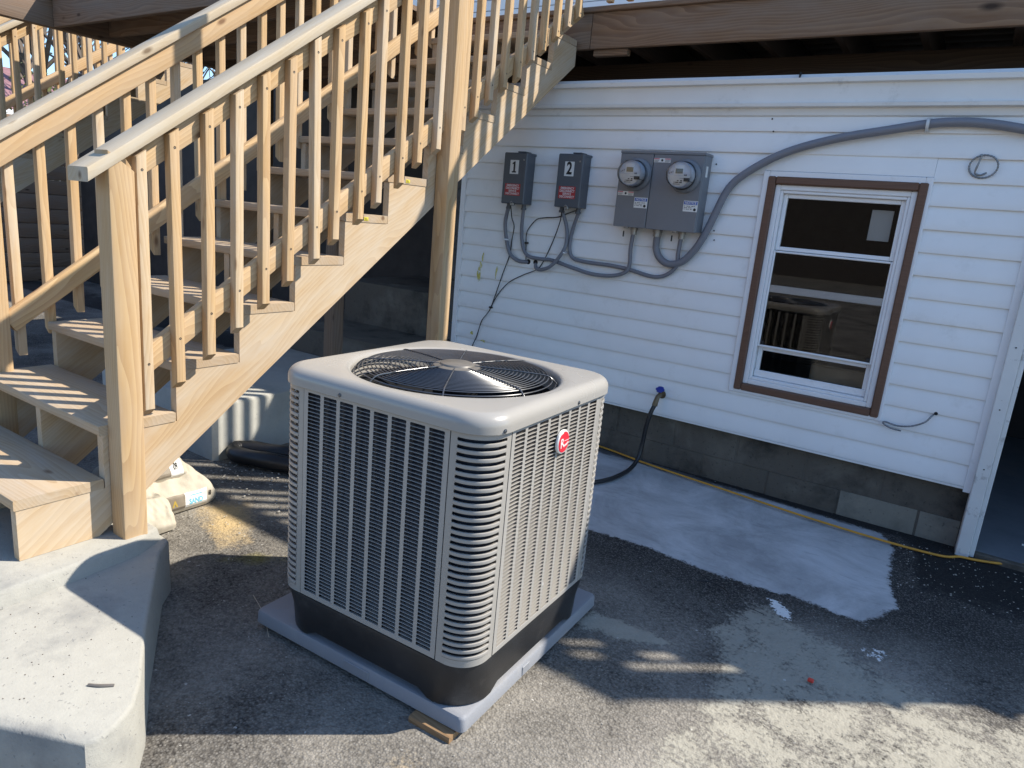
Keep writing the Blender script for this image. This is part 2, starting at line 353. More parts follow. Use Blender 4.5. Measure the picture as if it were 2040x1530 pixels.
def build_ground():
    xs = np.concatenate([[-600, -120, -40, -14, -6, -3.4], np.arange(-2.6, 3.0, .02), [3.6, 6, 12, 40, 120, 600]])
    ys = np.concatenate([[-600, -120, -40, -14, -6, -3], np.arange(-2.2, 2.5, .02), [3.2, 6, 12, 40, 120, 900]])
    X, Y = np.meshgrid(xs, ys, indexing='ij'); nx, ny = X.shape
    near = np.exp(-((np.maximum(0, np.abs(X)-2.4))**2+(np.maximum(0, np.abs(Y)-2.2))**2)*3)
    Z = near*(.004*np.sin(X*2.1+.5)*np.cos(Y*1.7)-.004) - .002
    v = np.stack([X.ravel(), Y.ravel(), Z.ravel()], 1)
    idx = np.arange(nx*ny).reshape(nx, ny)
    f = np.stack([idx[:-1, :-1].ravel(), idx[1:, :-1].ravel(), idx[1:, 1:].ravel(), idx[:-1, 1:].ravel()], 1)
    me = bpy.data.meshes.new('ground'); me.from_pydata(v.tolist(), [], f.tolist()); me.update()
    def att(name, a):
        at = me.attributes.new(name, 'FLOAT', 'POINT'); at.data.foreach_set('value', a.ravel().astype(np.float32))
    sd = lambda P, w: np.clip(.5+pdist(P, X, Y)/(2*w), 0, 1)
    apron = [(-1.7, 1.28), (-.3, 1.17), (.08, 1.18), (.337, 1.21), (.595, 1.18), (.824, 1.18), (1.03, 1.23), (1.18, 1.2), (1.27, 1.21), (1.37, 1.43), (1.31, 1.72), (1.29, 2.11), (1.22, 2.29), (.6, 2.33), (-.04, 2.37), (-.6, 2.42), (-1.7, 2.5)]
    att('apron', sd(apron, .09))
    p2 = [(.36, .38), (.381, .5), (.519, .53), (.72, .51), (.569, .405)]
    pA = [(.85, 1.0), (.93, 1.03), (1.05, .96), (1.2, .93), (1.4, .84), (1.6, .80), (1.45, .66), (1.1, .42), (.96, .36), (.9, .5), (.83, .68)]
    pB = [(.90, .25), (.965, .36), (1.2, .5), (1.45, .7), (1.85, .84), (1.83, .6), (1.5, .36), (1.363, .25), (1.15, .16), (1.0, .16)]
    pC = [(.87, .03), (.96, .12), (1.2, .18), (1.5, .4), (1.6, .3), (1.2, -.05), (.95, -.2), (.88, -.1)]
    att('splash', np.maximum.reduce([sd(p2, .05), np.minimum(sd(pA, .16), .66), np.minimum(sd(pB, .13), .60), np.minimum(sd(pC, .15), .53)]))
    att('white', np.maximum(sd([(.9, 1.12), (.95, 1.14), (1.04, 1.02), (1.0, 1.0)], .06), sd([(1.3, .98), (1.36, 1.02), (1.42, .98), (1.36, .95)], .1)*.9))
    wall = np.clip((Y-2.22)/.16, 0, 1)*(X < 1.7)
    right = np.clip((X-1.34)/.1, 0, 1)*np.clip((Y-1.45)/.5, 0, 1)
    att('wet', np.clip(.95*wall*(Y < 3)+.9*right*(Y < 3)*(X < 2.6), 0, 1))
    g = lambda x, y, r: np.exp(-((X-x)**2+(Y-y)**2)/(r*r))
    att('sand', np.clip(g(-1.42, .1, .16)*.8+g(-1.25, .02, .12)*.7+g(-1.1, -.08, .12)*.6+g(-.2, -1.3, .3)*.62+g(.15, -.95, .22)*.5+g(.35, -.55, .12)*.5+g(.5, .1, .07)*.5, 0, 1))
    att('moss', np.clip(g(-.75, .02, .1)*.6+g(-.9, -.1, .1)*.7+g(-1.0, -.2, .06)*.5, 0, 1))
    att('dust', np.clip(1.0-np.clip((Y-.55-.25*X)/.5, 0, .8)*(X > -.9), .2, 1))
    o = link('ground', me, GROUND); tag(o, kind='structure')
build_ground()

# concrete landing at the foot of the stairs (two levels, irregular pour)
def rounded_poly(P, r=.02): return P
slab = MB()
low = [(-3.6, -.42), (-1.6, -.42), (-.93, -.47), (-.862, -.545), (-.594, -.728), (-.466, -.816), (-.256, -.948), (-.184, -1.005), (-.150, -1.055), (-.128, -1.11), (-.135, -1.148), (-.238, -1.196), (-.336, -1.242), (-.9, -1.48), (-3.6, -2.6)]
def inset(P, d):
    out = []; n = len(P)
    for i in range(n):
        a, b, c = Vector(P[i-1]), Vector(P[i]), Vector(P[(i+1) % n])
        e1 = (b-a).normalized(); e2 = (c-b).normalized(); nn = Vector((e1.y+e2.y, -e1.x-e2.x)).normalized()
        out.append((b.x+nn.x*d, b.y+nn.y*d))
    return out
slab.loft([[(x, y, z) for x, y in inset(low, d)] for d, z in ((-.004, -.02), (0, .192), (.003, .201), (.010, .205))], True, False, True)
landing = slab.build('concrete_landing', CONC, smooth=50)
tag(landing, 'pale concrete landing poured at the foot of the wooden stairs', 'landing')
st = MB(); upp = [(-3.5, -.45), (-.955, -.50), (-.905, -.60), (-.88, -.83), (-.868, -1.07), (-.86, -1.4), (-.85, -2.2), (-3.5, -2.2)]
st.loft([[(x, y, z) for x, y in inset(upp, d)] for d, z in ((-.016, .19), (-.003, .246), (.003, .256), (.011, .259))], True, False, True)
st.build('step', CONC, landing, smooth=50)

# ------------------------------------------------------------------ house
house = empty('house', (0, 2.36, 0)); tag(house, 'white vinyl sided house with low block foundation under the wooden deck', 'house')
WY = 2.352                                   # sheathing plane
XL, XR = -1.85, 1.535
GX0, GX1, HX1 = 1.625, 3.2, 3.45            # garage opening and right corner
wx0, wx1, wz0, wz1 = .345, 1.04, .65, 1.785  # window opening
w = MB()
for a in [(XL, wx0, .33, 2.30), (wx1, GX0-.01, .33, 2.30), (wx0, wx1, .33, wz0), (wx0, wx1, wz1, 2.30), (GX0-.01, GX1, 2.05, 2.30), (GX1, HX1, 0, 2.30)]:
    w.box(a[0], a[1], WY, WY+.11, a[2], a[3])
w.box(XL, XL+.1, WY+.11, 5.6, 0, 2.30); w.box(HX1-.1, HX1, WY+.11, 5.6, 0, 2.3); w.box(XL+.1, HX1-.1, 5.5, 5.6, 0, 2.3)
w.box(1.45, 1.55, WY+.11, 5.5, .0, 2.3)      # partition between room and garage
w.build('wall', DARKWALL, house)
MB().box(XL+.003, HX1-.003, WY+.004, 5.59, 2.301, 2.345).build('roof', simple('roof_membrane', (.03, .03, .032), .8), house)
MB().box(1.56, HX1-.11, WY+.0, 5.49, -.02, .012).build('garage_floor', GFLOOR, house)
# siding courses with lapped profile, cut round the window
CR = .1145
def course(x0, x1, z, zc=None):
    m = MB(); p = [(WY-.001, z+.004), (WY-.018, z+.001), (WY-.0205, z+.0005), (WY-.0212, z+.004), (WY-.0190, z+.035), (WY-.0155, z+.066), (WY-.0115, z+.094), (WY-.005, z+CR+.004), (WY-.001, z+CR+.004)]
    if zc: p = [(y, min(max(q, z), zc)) for y, q in p]
    n = max(2, int((x1-x0)/.25))
    rings = [[(x0+(x1-x0)*k/n, y+.0012*math.sin(5*(x0+(x1-x0)*k/n)+z*31), zz) for y, zz in p] for k in range(n+1)]
    return m.loft(rings, True, True, True)
z = .347; k = 0
while z < 2.15:
    segs = [(XL+.03, XR)] if (z+CR < .597 or z > 1.853) else [(XL+.03, .276), (1.094, XR)]
    if z < 1.853 < z+CR: course(.277, 1.093, 1.8575, z+CR+.004).build('siding_board', VINYL, house, smooth=25)
    if z < .597 < z+CR: course(.277, 1.093, z, .593).build('siding_board', VINYL, house, smooth=25)
    if k % 3 == 1 and len(segs) == 1:
        j = -.4 if k % 2 else .55; segs = [(segs[0][0], j), (j+.001, segs[0][1])]
    for a, b in segs: course(a, b, z).build('siding_board', VINYL, house, smooth=25)
    z += CR; k += 1
t = MB(); t.box(XL, XL+.04, WY-.026, WY, .335, 2.2); t.build('corner_trim', TRIM, house)
t = MB(); t.box(XR-.004, XR+.036, WY-.03, WY, .322, 2.2); t.build('corner_trim', TRIM, house)
MB().box(XL+.04, XR-.004, WY-.021, WY-.003, .333, .346).build('starter_strip', FASCIA, house)
# fascia: drip edge, band, ridge and recessed frieze
m = MB()
prof = [(2.335, 2.142), (2.326, 2.148), (2.322, 2.182), (2.284, 2.186), (2.280, 2.202), (2.302, 2.207), (2.296, 2.298), (2.268, 2.302), (2.264, 2.324), (2.290, 2.327), (2.312, 2.349), (2.40, 2.352), (2.40, 2.142)]
m.prism(prof, 'x', XL-.02, HX1); m.build('fascia', FASCIA, house)
MB().box(.38, .384, 2.2755, 2.32, 2.324, 2.3565).build('fascia_joint', BLACK, house)
# foundation of concrete blocks
fd = MB(); FY = 2.395; fd.box(XL, GX0-.06, FY+.0045, FY+.2, -.05, .335); fo = fd.build('foundation', FOUND, house)
for row, (z0, z1) in enumerate([(-.04, .1395), (.1415, .334)]):
    x = XL+.02 - (.2 if row else 0)
    while x < GX0-.1:
        a, b = max(x, XL+.01), min(x+.39, GX0-.065)
        if b-a > .05:
            bm_ = MB().bbox(a+.0012, b-.0012, FY+rng.uniform(-.0015, .002), FY+.03, z0, z1, .0016)
            bm_.build('block', FOUNDP if (row == 0 and x > .9) else FOUND, fo)
        x += .4
# worn white post at the garage opening
m = MB(); m.bbox(GX0-.062, GX0-.002, 2.285, WY+.10, -.01, 2.2, .004); m.bbox(GX0-.002, GX0+.02, 2.30, WY+.09, 0, 2.1, .003)
m.build('door_post', OLDWHITE, house)
for zz in (.47, .78, 1.09): MB().lathe([(.004, 0), (.003, .003), (0, .004)], (GX0-.032, 2.2855, zz), 'y', 8).build('nail_head', CABLE, house)
m = MB(); m.bbox(GX0+.02, GX1, 2.30, 2.34, -.01, .028, .006); m.build('threshold', FOUND, house)

# window
win = empty('window', (.69, WY, .6), 0, house)
def frame(x0, x1, z0, z1, wd, y0, y1, name, mat, b=.003):
    for i, a in enumerate([(x0, x0+wd, z0, z1), (x1-wd, x1, z0, z1), (x0+wd+.0005, x1-wd-.0005, z1-wd, z1), (x0+wd+.0005, x1-wd-.0005, z0, z0+wd)]):
        MB().bbox(a[0], a[1], y0, y1, a[2], a[3], b).build(name, mat, win)
frame(.271, 1.097, .594, 1.856, .034, WY-.032, WY+.0, 'trim', TRIM)
frame(.302, 1.081, .611, 1.828, .041, WY-.044, WY+.03, 'casing', BROWN, .006)
frame(.3435, 1.0395, .6525, 1.7865, .028, WY-.020, WY+.10, 'frame', TRIM)
frame(.372, 1.011, .681, 1.758, .016, WY-.012, WY+.09, 'track', TRIM)
# upper sash
frame(.389, .994, 1.432, 1.741, .022, WY+.012, WY+.040, 'sash', TRIM)
MB().box(.409, .974, WY+.026, WY+.028, 1.452, 1.722).build('pane', GLASS, win)
# storm sash with screen in front
frame(.3885, .9945, .880, 1.4305, .011, WY-.004, WY+.010, 'storm_sash', TRIM)
MB().box(.398, .986, WY+.003, WY+.0045, .890, 1.421).build('pane', GLASS, win)
MB().box(.398, .986, WY+.014, WY+.0145, .890, 1.421).build('insect_screen', SCREEN, win)
MB().bbox(.3995, .9835, WY+.0062, WY+.0125, 1.197, 1.238, .002).build('meeting_rail', TRIM, win)
for s in (0, 1): MB().bbox(.405+s*.56, .422+s*.56, WY-.007, WY-.004, .895, .915, .001).build('latch', CABLE, win)
# lower sash
frame(.3895, .9935, .6975, .8795, .024, WY+.030, WY+.060, 'sash', TRIM)
MB().bbox(.3905, .9925, WY+.018, WY+.0295, .6985, .738, .003).build('sash_rail', TRIM, win)
MB().box(.412, .971, WY+.044, WY+.046, .735, .862).build('pane', GLASS, win)
MB().box(.3725, 1.0105, WY-.008, WY+.03, .669, .6805).build('sill', TRIM, win)
# room behind the window
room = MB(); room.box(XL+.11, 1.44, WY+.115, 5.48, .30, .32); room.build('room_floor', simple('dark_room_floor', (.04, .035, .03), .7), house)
# things inside the window
o = MB().bbox(.835, .94, WY+.10, WY+.104, 1.53, 1.69, .001).build('paper_notice', WHITEP); tag(o, 'white paper sheet taped inside the upper window pane', 'paper')
m = MB(); m.bbox(.66, .98, WY+.22, WY+.5, .5, .80, .01); o = m.build('cardboard_box', simple('cardboard', (.36, .29, .19), .8, var=.1)); tag(o, 'tan cardboard box standing indoors behind the lower window pane', 'box')

# ------------------------------------------------------------------ wall equipment
def disconnect(x0, x1, z0, z1, num, label):
    r = empty('disconnect_box', ((x0+x1)/2, WY-.012, z0)); tag(r, label, 'electrical box', 'emergency disconnect boxes on the siding')
    yb, yf = WY-.019, WY-.132
    m = MB(); m.bbox(x0+.004, x1-.004, yf+.012, yb, z0+.004, z1-.006, .003); body = m.build('body', DKBOX, r)
    m = MB(); m.bbox(x0, x1, yf, yf+.035, z0, z1, .006); m.bbox(x0, x1, yf+.0352, yb+.02, z1-.012, z1+.003, .003)
    cv = m.build('cover', DKBOX, r)
    m = MB(); m.bbox(x0+.085, x0+.15, yf+.03, yb-.01, z1+.003, z1+.012, .003); m.build('hub_plate', DKBOX, r)
    MB().lathe([(.006, 0), (.005, .003), (0, .004)], (x1-.022, yf, z1-.045), 'y', 10).build('screw', GALV, cv)
    xc = (x0+x1)/2-.003
    p = MB(); p.box(xc-.034, xc+.034, yf-.0012, yf-.0002, z1-.137, z1-.048); pl = p.build('number_plate', WHITEP, r)
    tx = MB(); zc = z1-.0925
    if num == '1':
        tx.add([(xc+a, yf-.0016, zc+b) for a, b in ((-.017, -.036), (.017, -.036), (.017, -.027), (.0075, -.027), (.0075, .036), (-.0005, .036), (-.016, .025), (-.016, .016), (-.0065, .020), (-.0065, -.027), (-.017, -.027))], [tuple(range(11))])
    else: wall_text(tx, num, xc, yf-.0016, zc, .104, .78, .0032)
    tx.build('numeral', BLACKP, pl)
    p = MB(); p.box(xc-.062, xc+.060, yf-.0012, yf-.0002, z0+.055, z0+.131); pl = p.build('warning_label', REDP, r)
    tx = MB()
    for i, s in enumerate(('EMERGENCY', 'DISCONNECT', 'SERVICE', 'DISCONNECT')): wall_text(tx, s, xc, yf-.0016, z0+.119-i*.0175, .0195, .88, .0004)
    tx.build('lettering', WHITEP, pl)
    h = MB(); h.bbox(xc-.012, xc+.018, yf+.0, yf+.02, z0-.012, z0+.016, .004); h.tube([(xc-.01, yf-.004, z0+.004), (xc+.002, yf-.006, z0+.014), (xc+.016, yf-.004, z0+.006)], .003, 6); h.build('hasp', GALV, r)
    for xx in (x0+.03, x1-.03):
        MB().lathe([(.019, 0), (.019, .014), (.015, .014), (.015, .034)], (xx, yb-.055, z0-.033), 'z', 16).build('conduit_fitting', DKBOX, r)
    return r
disconnect(-1.420, -1.238, 1.566, 1.897, '1', 'slate grey electrical box numbered 1, nearest the wooden stairs')
disconnect(-1.000, -.818, 1.570, 1.901, '2', 'slate grey electrical box numbered 2, left of the meter cabinet')
# meter cabinet
mc = empty('meter_cabinet', (-.295, WY, 1.49)); tag(mc, 'wide grey two meter cabinet mounted beside the window', 'meter cabinet')
yf = WY-.132
MB().bbox(-.558, -.036, yf+.004, WY-.018, 1.487, 1.925, .003).build('body', GYBOX, mc)
cvL = MB().bbox(-.560, -.350, yf-.006, yf+.012, 1.484, 1.914, .003).build('cover', GYBOX, mc)
cvR = MB().bbox(-.346, -.040, yf-.006, yf+.012, 1.484, 1.914, .003).build('cover', GYBOX, mc)
MB().bbox(-.563, -.032, yf-.009, WY-.018, 1.914, 1.930, .003).build('rain_lip', GYBOX, mc)
tm = MB(); tm.box(-.0358, -.0350, yf+.03, yf+.062, 1.80, 1.86); tm.build('side_tag', WHITEP, mc)
def meter(x, z, lcd, label):
    r = empty('electric_meter', (x, yf, z-.08)); tag(r, label, 'electric meter', 'round electric meters on the grey cabinet')
    c = (x, yf-.0065, z)
    m = MB(); m.lathe([(.094, 0), (.094, .012), (.088, .020), (.080, .024), (.0785, .045)], c, 'y', 48); m.build('socket_ring', GYBOX, r, smooth=35)
    m = MB(); m.lathe([(.0765, .024), (.0755, .10), (.070, .125), (.060, .129), (0, .129)], c, 'y', 48, cap0=False); m.build('glass_dome', DOME, r, smooth=40)
    m = MB(); m.lathe([(.072, .026), (.072, .095), (.069, .101), (0, .101)], c, 'y', 40); b = m.build('meter_body', simple('meter_body_grey', (.50, .53, .58), .4), r, smooth=35)
    y = c[1]-.102
    f = MB(); ring = [(x+.066*math.cos(a), y, z-.006+.060*math.sin(a)) for a in np.linspace(math.pi, 2*math.pi, 24)]; f.add(ring, [tuple(range(24))]); f.build('face_plate', METERF, r)
    f = MB(); f.box(x-.032, x+.026, y-.001, y, z-.003, z+.052); up_ = f.build('upper_plate', METERF, r)
    f = MB(); f.box(x-.022, x+.020, y-.003, y-.0011, z+.006, z+.032); f.build('display', lcd, r)
    f = MB()
    for i in range(7): f.box(x-.026+i*.0075, x-.026+i*.0075+.0035+.002*(i % 3), y-.0016, y-.0012, z-.046, z-.040)
    f.box(x-.03, x+.012, y-.0016, y-.0012, z-.054, z-.051); f.box(x-.008, x+.002, y-.0016, y-.0012, z-.036, z-.031); f.box(x+.012, x+.022, y-.0016, y-.0012, z-.037, z-.030)
    for i in range(3): f.box(x-.058+i*.009, x-.055+i*.009, y-.0016, y-.0012, z+.002+i*.004, z+.010+i*.005)
    f.box(x+.030, x+.046, y-.0016, y-.0012, z-.006, z-.0035); f.box(x+.032, x+.036, y-.0016, y-.0012, z-.003, z+.003); f.box(x+.040, x+.044, y-.0016, y-.0012, z-.003, z+.003)
    f.box(x+.006, x+.040, y-.0016, y-.0012, z-.021, z-.0195)
    f.build('print', BLACKP, r)
    f = MB(); f.box(x+.034, x+.064, y-.012, y+.06, z-.036, z-.018); f.build('seal', CABLE, r)
meter(-.442, 1.794, LCD2, 'round glass electric meter on the left, narrower cover of the cabinet')
meter(-.139, 1.797, LCD, 'round glass electric meter on the right, wider cover of the cabinet')
def danger(x, z):
    p = MB(); p.box(x-.052, x+.052, yf-.0075, yf-.0064, z-.012, z+.012); pl = p.build('danger_label', WHITEP, mc)
    q = MB()
    for s in (-1, 1): q.box(x+s*.034-.017, x+s*.034+.017, yf-.0082, yf-.0076, z+.005, z+.0105)
    q.build('red_bar', PINKP, pl)
    q = MB()
    for s in (-1, 1):
        for i in range(3): q.box(x+s*.034-.016, x+s*.034+.010+.003*i, yf-.0082, yf-.0076, z-.009+i*.0042, z-.0075+i*.0042)
    q.lathe([(.007, 0), (0, .0004)], (x, yf-.0077, z), 'y', 12); q.build('print', BLACKP, pl)
danger(-.293, 1.880); danger(-.500, 1.682)
def notice(x, z):
    p = MB(); p.box(x-.043, x+.043, yf-.0075, yf-.0064, z-.0305, z+.0305); pl = p.build('notice_label', WHITEP, mc)
    MB().box(x-.040, x+.040, yf-.0084, yf-.0076, z+.009, z+.027).build('blue_band', BLUEP, pl)
    q = MB(); wall_text(q, 'NOTICE', x, yf-.0088, z+.018, .0185, 1.0, .0004); q.build('lettering', WHITEP, pl)
    q = MB()
    for i, (n_, wd) in enumerate(((5, .0125), (4, .011), (4, .0105))):
        for j in range(n_): q.box(x-.038+j*(wd+.002), x-.038+j*(wd+.002)+wd*(.6+.4*((i+j) % 2)), yf-.0082, yf-.0077, z-.0015-i*.0085, z+.0015-i*.0085)
    q.lathe([(.0085, 0), (0, .0004)], (x+.027, yf-.0079, z-.018), 'y', 14); q.build('print', BLACKP, pl)
notice(-.395, 1.632); notice(-.084, 1.632)
# fittings under the cabinet
for x, zt_, rr in ((-.297, 1.484, .032), (-.452, 1.484, .022), (-.142, 1.484, .022)):
    m = MB(); m.lathe([(rr, 0), (rr, -.016), (rr*.85, -.016), (rr*.85, -.042)], (x, WY-.055, zt_), 'z', 8 if rr > .03 else 16); m.build('conduit_fitting', GALV, mc)
for x in (-.478, -.166):
    m = MB(); m.bbox(x-.012, x+.016, yf-.004, yf+.02, 1.476, 1.5, .004); m.build('hasp', GALV, mc)
    m = MB(); m.bbox(x-.011, x-.003, yf-.004, yf+.004, 1.425, 1.46, .002); m.build('seal_tag', BLACKP, mc)
# conduits and cables
def run(name, pts, r, mat, label, cat, y=WY-.035, group=None, n=10, ys=None, sub=6):
    P = [(p[0], ys[i] if ys else y, p[1]) for i, p in enumerate(pts)]
    o = MB().tube(P, r, n, sub).build(name, mat, smooth=60); return tag(o, label, cat, group)
cg = 'grey flexible conduits between the boxes'
c1 = [(-1.392, 1.552), (-1.424, 1.446), (-1.412, 1.329), (-1.372, 1.231), (-1.305, 1.19), (-1.24, 1.187), (-1.225, 1.19)]
run('conduit', c1, .0135, CONDUIT, 'short grey conduit hooking from box 1 into a hole in the siding', 'conduit', group=cg, ys=[WY-.07, WY-.05, WY-.038, WY-.036, WY-.034, WY-.02, WY+.01])
c2 = [(-1.271, 1.54), (-1.29, 1.399), (-1.266, 1.284), (-1.216, 1.230), (-1.125, 1.221), (-1.027, 1.222), (-.871, 1.194), (-.712, 1.168), (-.57, 1.173), (-.482, 1.205), (-.458, 1.255), (-.462, 1.355), (-.455, 1.452)]
run('conduit', c2, .0125, CONDUIT, 'grey conduit sagging from box 1 up to the left meter fitting', 'conduit', group=cg, ys=[WY-.07]+[WY-.04]*5+[WY-.055]*2+[WY-.045]*2+[WY-.045, WY-.05, WY-.055])
c3 = [(-.972, 1.553), (-.936, 1.453), (-.924, 1.35), (-.943, 1.276), (-1.013, 1.186), (-1.097, 1.15), (-1.145, 1.153), (-1.163, 1.178), (-1.166, 1.19)]
run('conduit', c3, .0125, CONDUIT, 'grey conduit curling from box 2 back left into the siding', 'conduit', group=cg, ys=[WY-.07, WY-.05, WY-.05, WY-.062, WY-.066, WY-.05, WY-.035, WY-.02, WY+.01])
c4 = [(-.848, 1.54), (-.897, 1.424), (-.903, 1.312), (-.869, 1.253), (-.766, 1.238), (-.587, 1.236), (-.456, 1.224), (-.327, 1.202), (-.254, 1.204), (-.194, 1.233), (-.152, 1.285), (-.15, 1.357), (-.144, 1.452)]
run('conduit', c4, .0125, CONDUIT, 'grey conduit drooping from box 2 up to the right meter fitting', 'conduit', group=cg, ys=[WY-.07]+[WY-.036]*3+[WY-.036, WY-.036, WY-.034, WY-.036, WY-.036, WY-.036, WY-.042, WY-.05, WY-.055])
big = [(-.297, 1.45), (-.294, 1.372), (-.262, 1.318), (-.21, 1.290), (-.148, 1.297), (-.099, 1.328), (-.042, 1.404), (-.003, 1.487), (.028, 1.574), (.086, 1.735), (.161, 1.823), (.309, 1.921), (.456, 1.983), (.647, 2.035), (.829, 2.069), (1.02, 2.103), (1.126, 2.112), (1.25, 2.108), (1.412, 2.083), (1.7, 2.02), (1.9, 1.97)]
run('service_conduit', big, .0215, CONDUIT, 'thick grey service conduit sweeping from the cabinet over the window', 'conduit', y=WY-.05, n=12)
def clamp(x, z, hz, mat=STRAP):
    r = MB(); r.bbox(x-.012, x+.012, WY-.026, WY-.021, z-hz, z+hz, .001); r.tube([(x, WY-.024, z-.024), (x, WY-.066, z-.022), (x, WY-.075, z), (x, WY-.066, z+.022), (x, WY-.024, z+.024)], .009, 4, 4)
    for s in (-1, 1): r.lathe([(.006, 0), (0, .005)], (x, WY-.026, z+s*(hz-.008)), 'y', 8)
    return r.build('pipe_strap', mat)
tag(clamp(1.021, 2.100, .036), 'galvanised strap holding the thick conduit above the window', 'pipe strap')
def hstrap(x, z, label):
    r = MB(); r.bbox(x-.032, x+.014, WY-.026, WY-.021, z-.007, z+.007, .001); r.tube([(x-.015, WY-.025, z), (x-.013, WY-.058, z), (x, WY-.066, z), (x+.013, WY-.058, z), (x+.015, WY-.025, z)], .006, 4, 3)
    r.lathe([(.005, 0), (0, .004)], (x-.025, WY-.026, z), 'y', 8); tag(r.build('pipe_strap', TRIM), label, 'pipe strap', 'small white pipe straps')
hstrap(-1.413, 1.325, 'small white strap on the conduit under box 1'); hstrap(-.936, 1.283, 'small white strap on the conduit hooking back from box 2')
ca = [(-1.345, 1.565), (-1.366, 1.476), (-1.364, 1.418), (-1.372, 1.325), (-1.380, 1.222), (-1.424, 1.088), (-1.46, .97), (-1.505, .83), (-1.533, .781), (-1.577, .719), (-1.611, .60), (-1.65, .50), (-1.66, .35)]
run('cable', ca, .0035, CABLE, 'thin black cable running from box 1 down the siding', 'cable', y=WY-.026, n=6, ys=[WY-.12, WY-.06]+[WY-.026]*11)
cb = [(-.87, 1.556), (-.95, 1.535), (-1.023, 1.506), (-1.118, 1.495), (-1.184, 1.478), (-1.237, 1.42), (-1.255, 1.378), (-1.252, 1.311), (-1.240, 1.20)]
run('cable', cb, .0035, CABLE, 'black cable dipping from box 2 across to the conduit of box 1', 'cable', y=WY-.028, n=6, ys=[WY-.07]+[WY-.028]*8)
cc = [(-.93, 1.56), (-.955, 1.531), (-.973, 1.482), (-1.027, 1.381), (-1.064, 1.288), (-1.103, 1.201), (-1.146, 1.146), (-1.252, 1.096), (-1.36, 1.035), (-1.436, .955), (-1.483, .878), (-1.503, .832)]
run('cable', cc, .0035, CABLE, 'black cable slanting from box 2 down to join the long cable', 'cable', y=WY-.026, n=6, ys=[WY-.12, WY-.10, WY-.075, WY-.03]+[WY-.026]*8)
for x, z, lb in ((-1.505, .832, 'black cable clip where two thin cables meet on the siding'), (-1.250, 1.316, 'black cable clip below box 1 beside the conduit')):
    m = MB(); m.bbox(x-.014, x+.014, WY-.032, WY-.018, z-.006, z+.006, .002); tag(m.build('cable_clip', CABLE), lb, 'cable clip')
# flexible armoured tails
t_ = np.linspace(0, 2*math.pi*1.12, 40); pts = [(1.289+.058*math.cos(-a+2.6), WY-.03-.006*math.sin(a), 1.915+.052*math.sin(-a+2.6)) for a in t_]
pts += [(1.262, WY-.034, 1.905), (1.262, WY-.03, 1.882), (1.285, WY-.026, 1.876), (1.303, WY-.02, 1.886), (1.31, WY+.0, 1.89)]
m = MB(); m.tube(pts, lambda u: .0042+.0007*math.sin(u*900), 8, 4); tag(m.build('armoured_cable', STEEL, smooth=60), 'coiled loop of steel armoured cable right of the window', 'cable')
bx = [(1.335, WY+.0, .692), (1.322, WY-.03, .678), (1.296, WY-.045, .64), (1.239, WY-.045, .606), (1.176, WY-.045, .594), (1.122, WY-.045, .602), (1.113, WY-.045, .592), (1.152, WY-.045, .575), (1.201, WY-.045, .571)]
m = MB(); m.tube(bx, lambda u: .0045+.0006*math.sin(u*700), 8, 10); tag(m.build('armoured_cable', STEEL, smooth=60), 'bent tail of steel armoured cable below the window corner', 'cable')
holes = [(.264, 2.129), (.281, 2.064), (-.009, 1.881), (.037, 1.508), (.046, 1.455), (1.337, .693), (-1.225, 1.19), (-1.166, 1.192)]
for i, (x, z) in enumerate(holes):
    rr = .018 if i > 5 else (.009 if i == 5 else .0045); m = MB(); m.lathe([(rr, 0), (rr*.9, .002), (0, .002)], (x, WY-.0205, z), 'y', 12); m.build('siding_hole', BLACK, house)
# yellow paint dribbles
m = MB()
for x, z, h_, w_ in ((-1.633, 1.075, .075, .016), (-1.485, 1.085, .05, .006), (-1.612, 1.185, .035, .006), (-1.66, .62, .015, .012), (-1.55, .575, .01, .02)):
    ring = [(x+w_*math.cos(a)*(1+.4*math.sin(3*a+x*9))+.12*h_*math.sin(a), WY-.0222, z+h_*math.sin(a)*(1+.2*math.cos(2*a+z))) for a in np.linspace(0, 2*math.pi, 20, endpoint=False)]
    m.add(ring, [tuple(range(20))])
yp = NT('faded_yellow_paint'); yp.set(Base_Color=(.62, .56, .10), Roughness=.6)
nz = yp.ramp(yp.noise(yp.coord(), 45, 5, .75), [(.36, 0), (.56, .9)]); yp.set(Alpha=nz); m.build('paint_dribble', yp.m, house)
# hose bib and hose
fb = empty('hose_bib', (-.137, WY-.03, .44)); tag(fb, 'brass hose bib with blue handle low on the siding', 'faucet')
m = MB(); m.lathe([(.026, 0), (.026, .006), (.012, .008), (.012, .05)], (-.135, WY-.017, .475), 'y', 14); m.tube([(-.135, WY-.06, .478), (-.136, WY-.085, .47), (-.139, WY-.10, .44), (-.142, WY-.105, .415)], lambda u: .013+.005*u, 10); m.tube([(-.134, WY-.062, .478), (-.132, WY-.072, .512)], .007, 8); m.build('valve', BRASS, fb, smooth=40)
m = MB(); ring = [(.026*(1+.14*math.cos(6*a)), a) for a in np.linspace(0, 2*math.pi, 36, endpoint=False)]
m.loft([[(-.132+r_*math.cos(a)*k, WY-.074+.022*k*math.sin(a)*.7, .514+h_+k*math.sin(a)*.014) for r_, a in ring] for k, h_ in ((.6, -.004), (1, -.001), (1, .006), (.6, .009))], True, True, True); m.build('handle', BLUEK, fb, smooth=40)
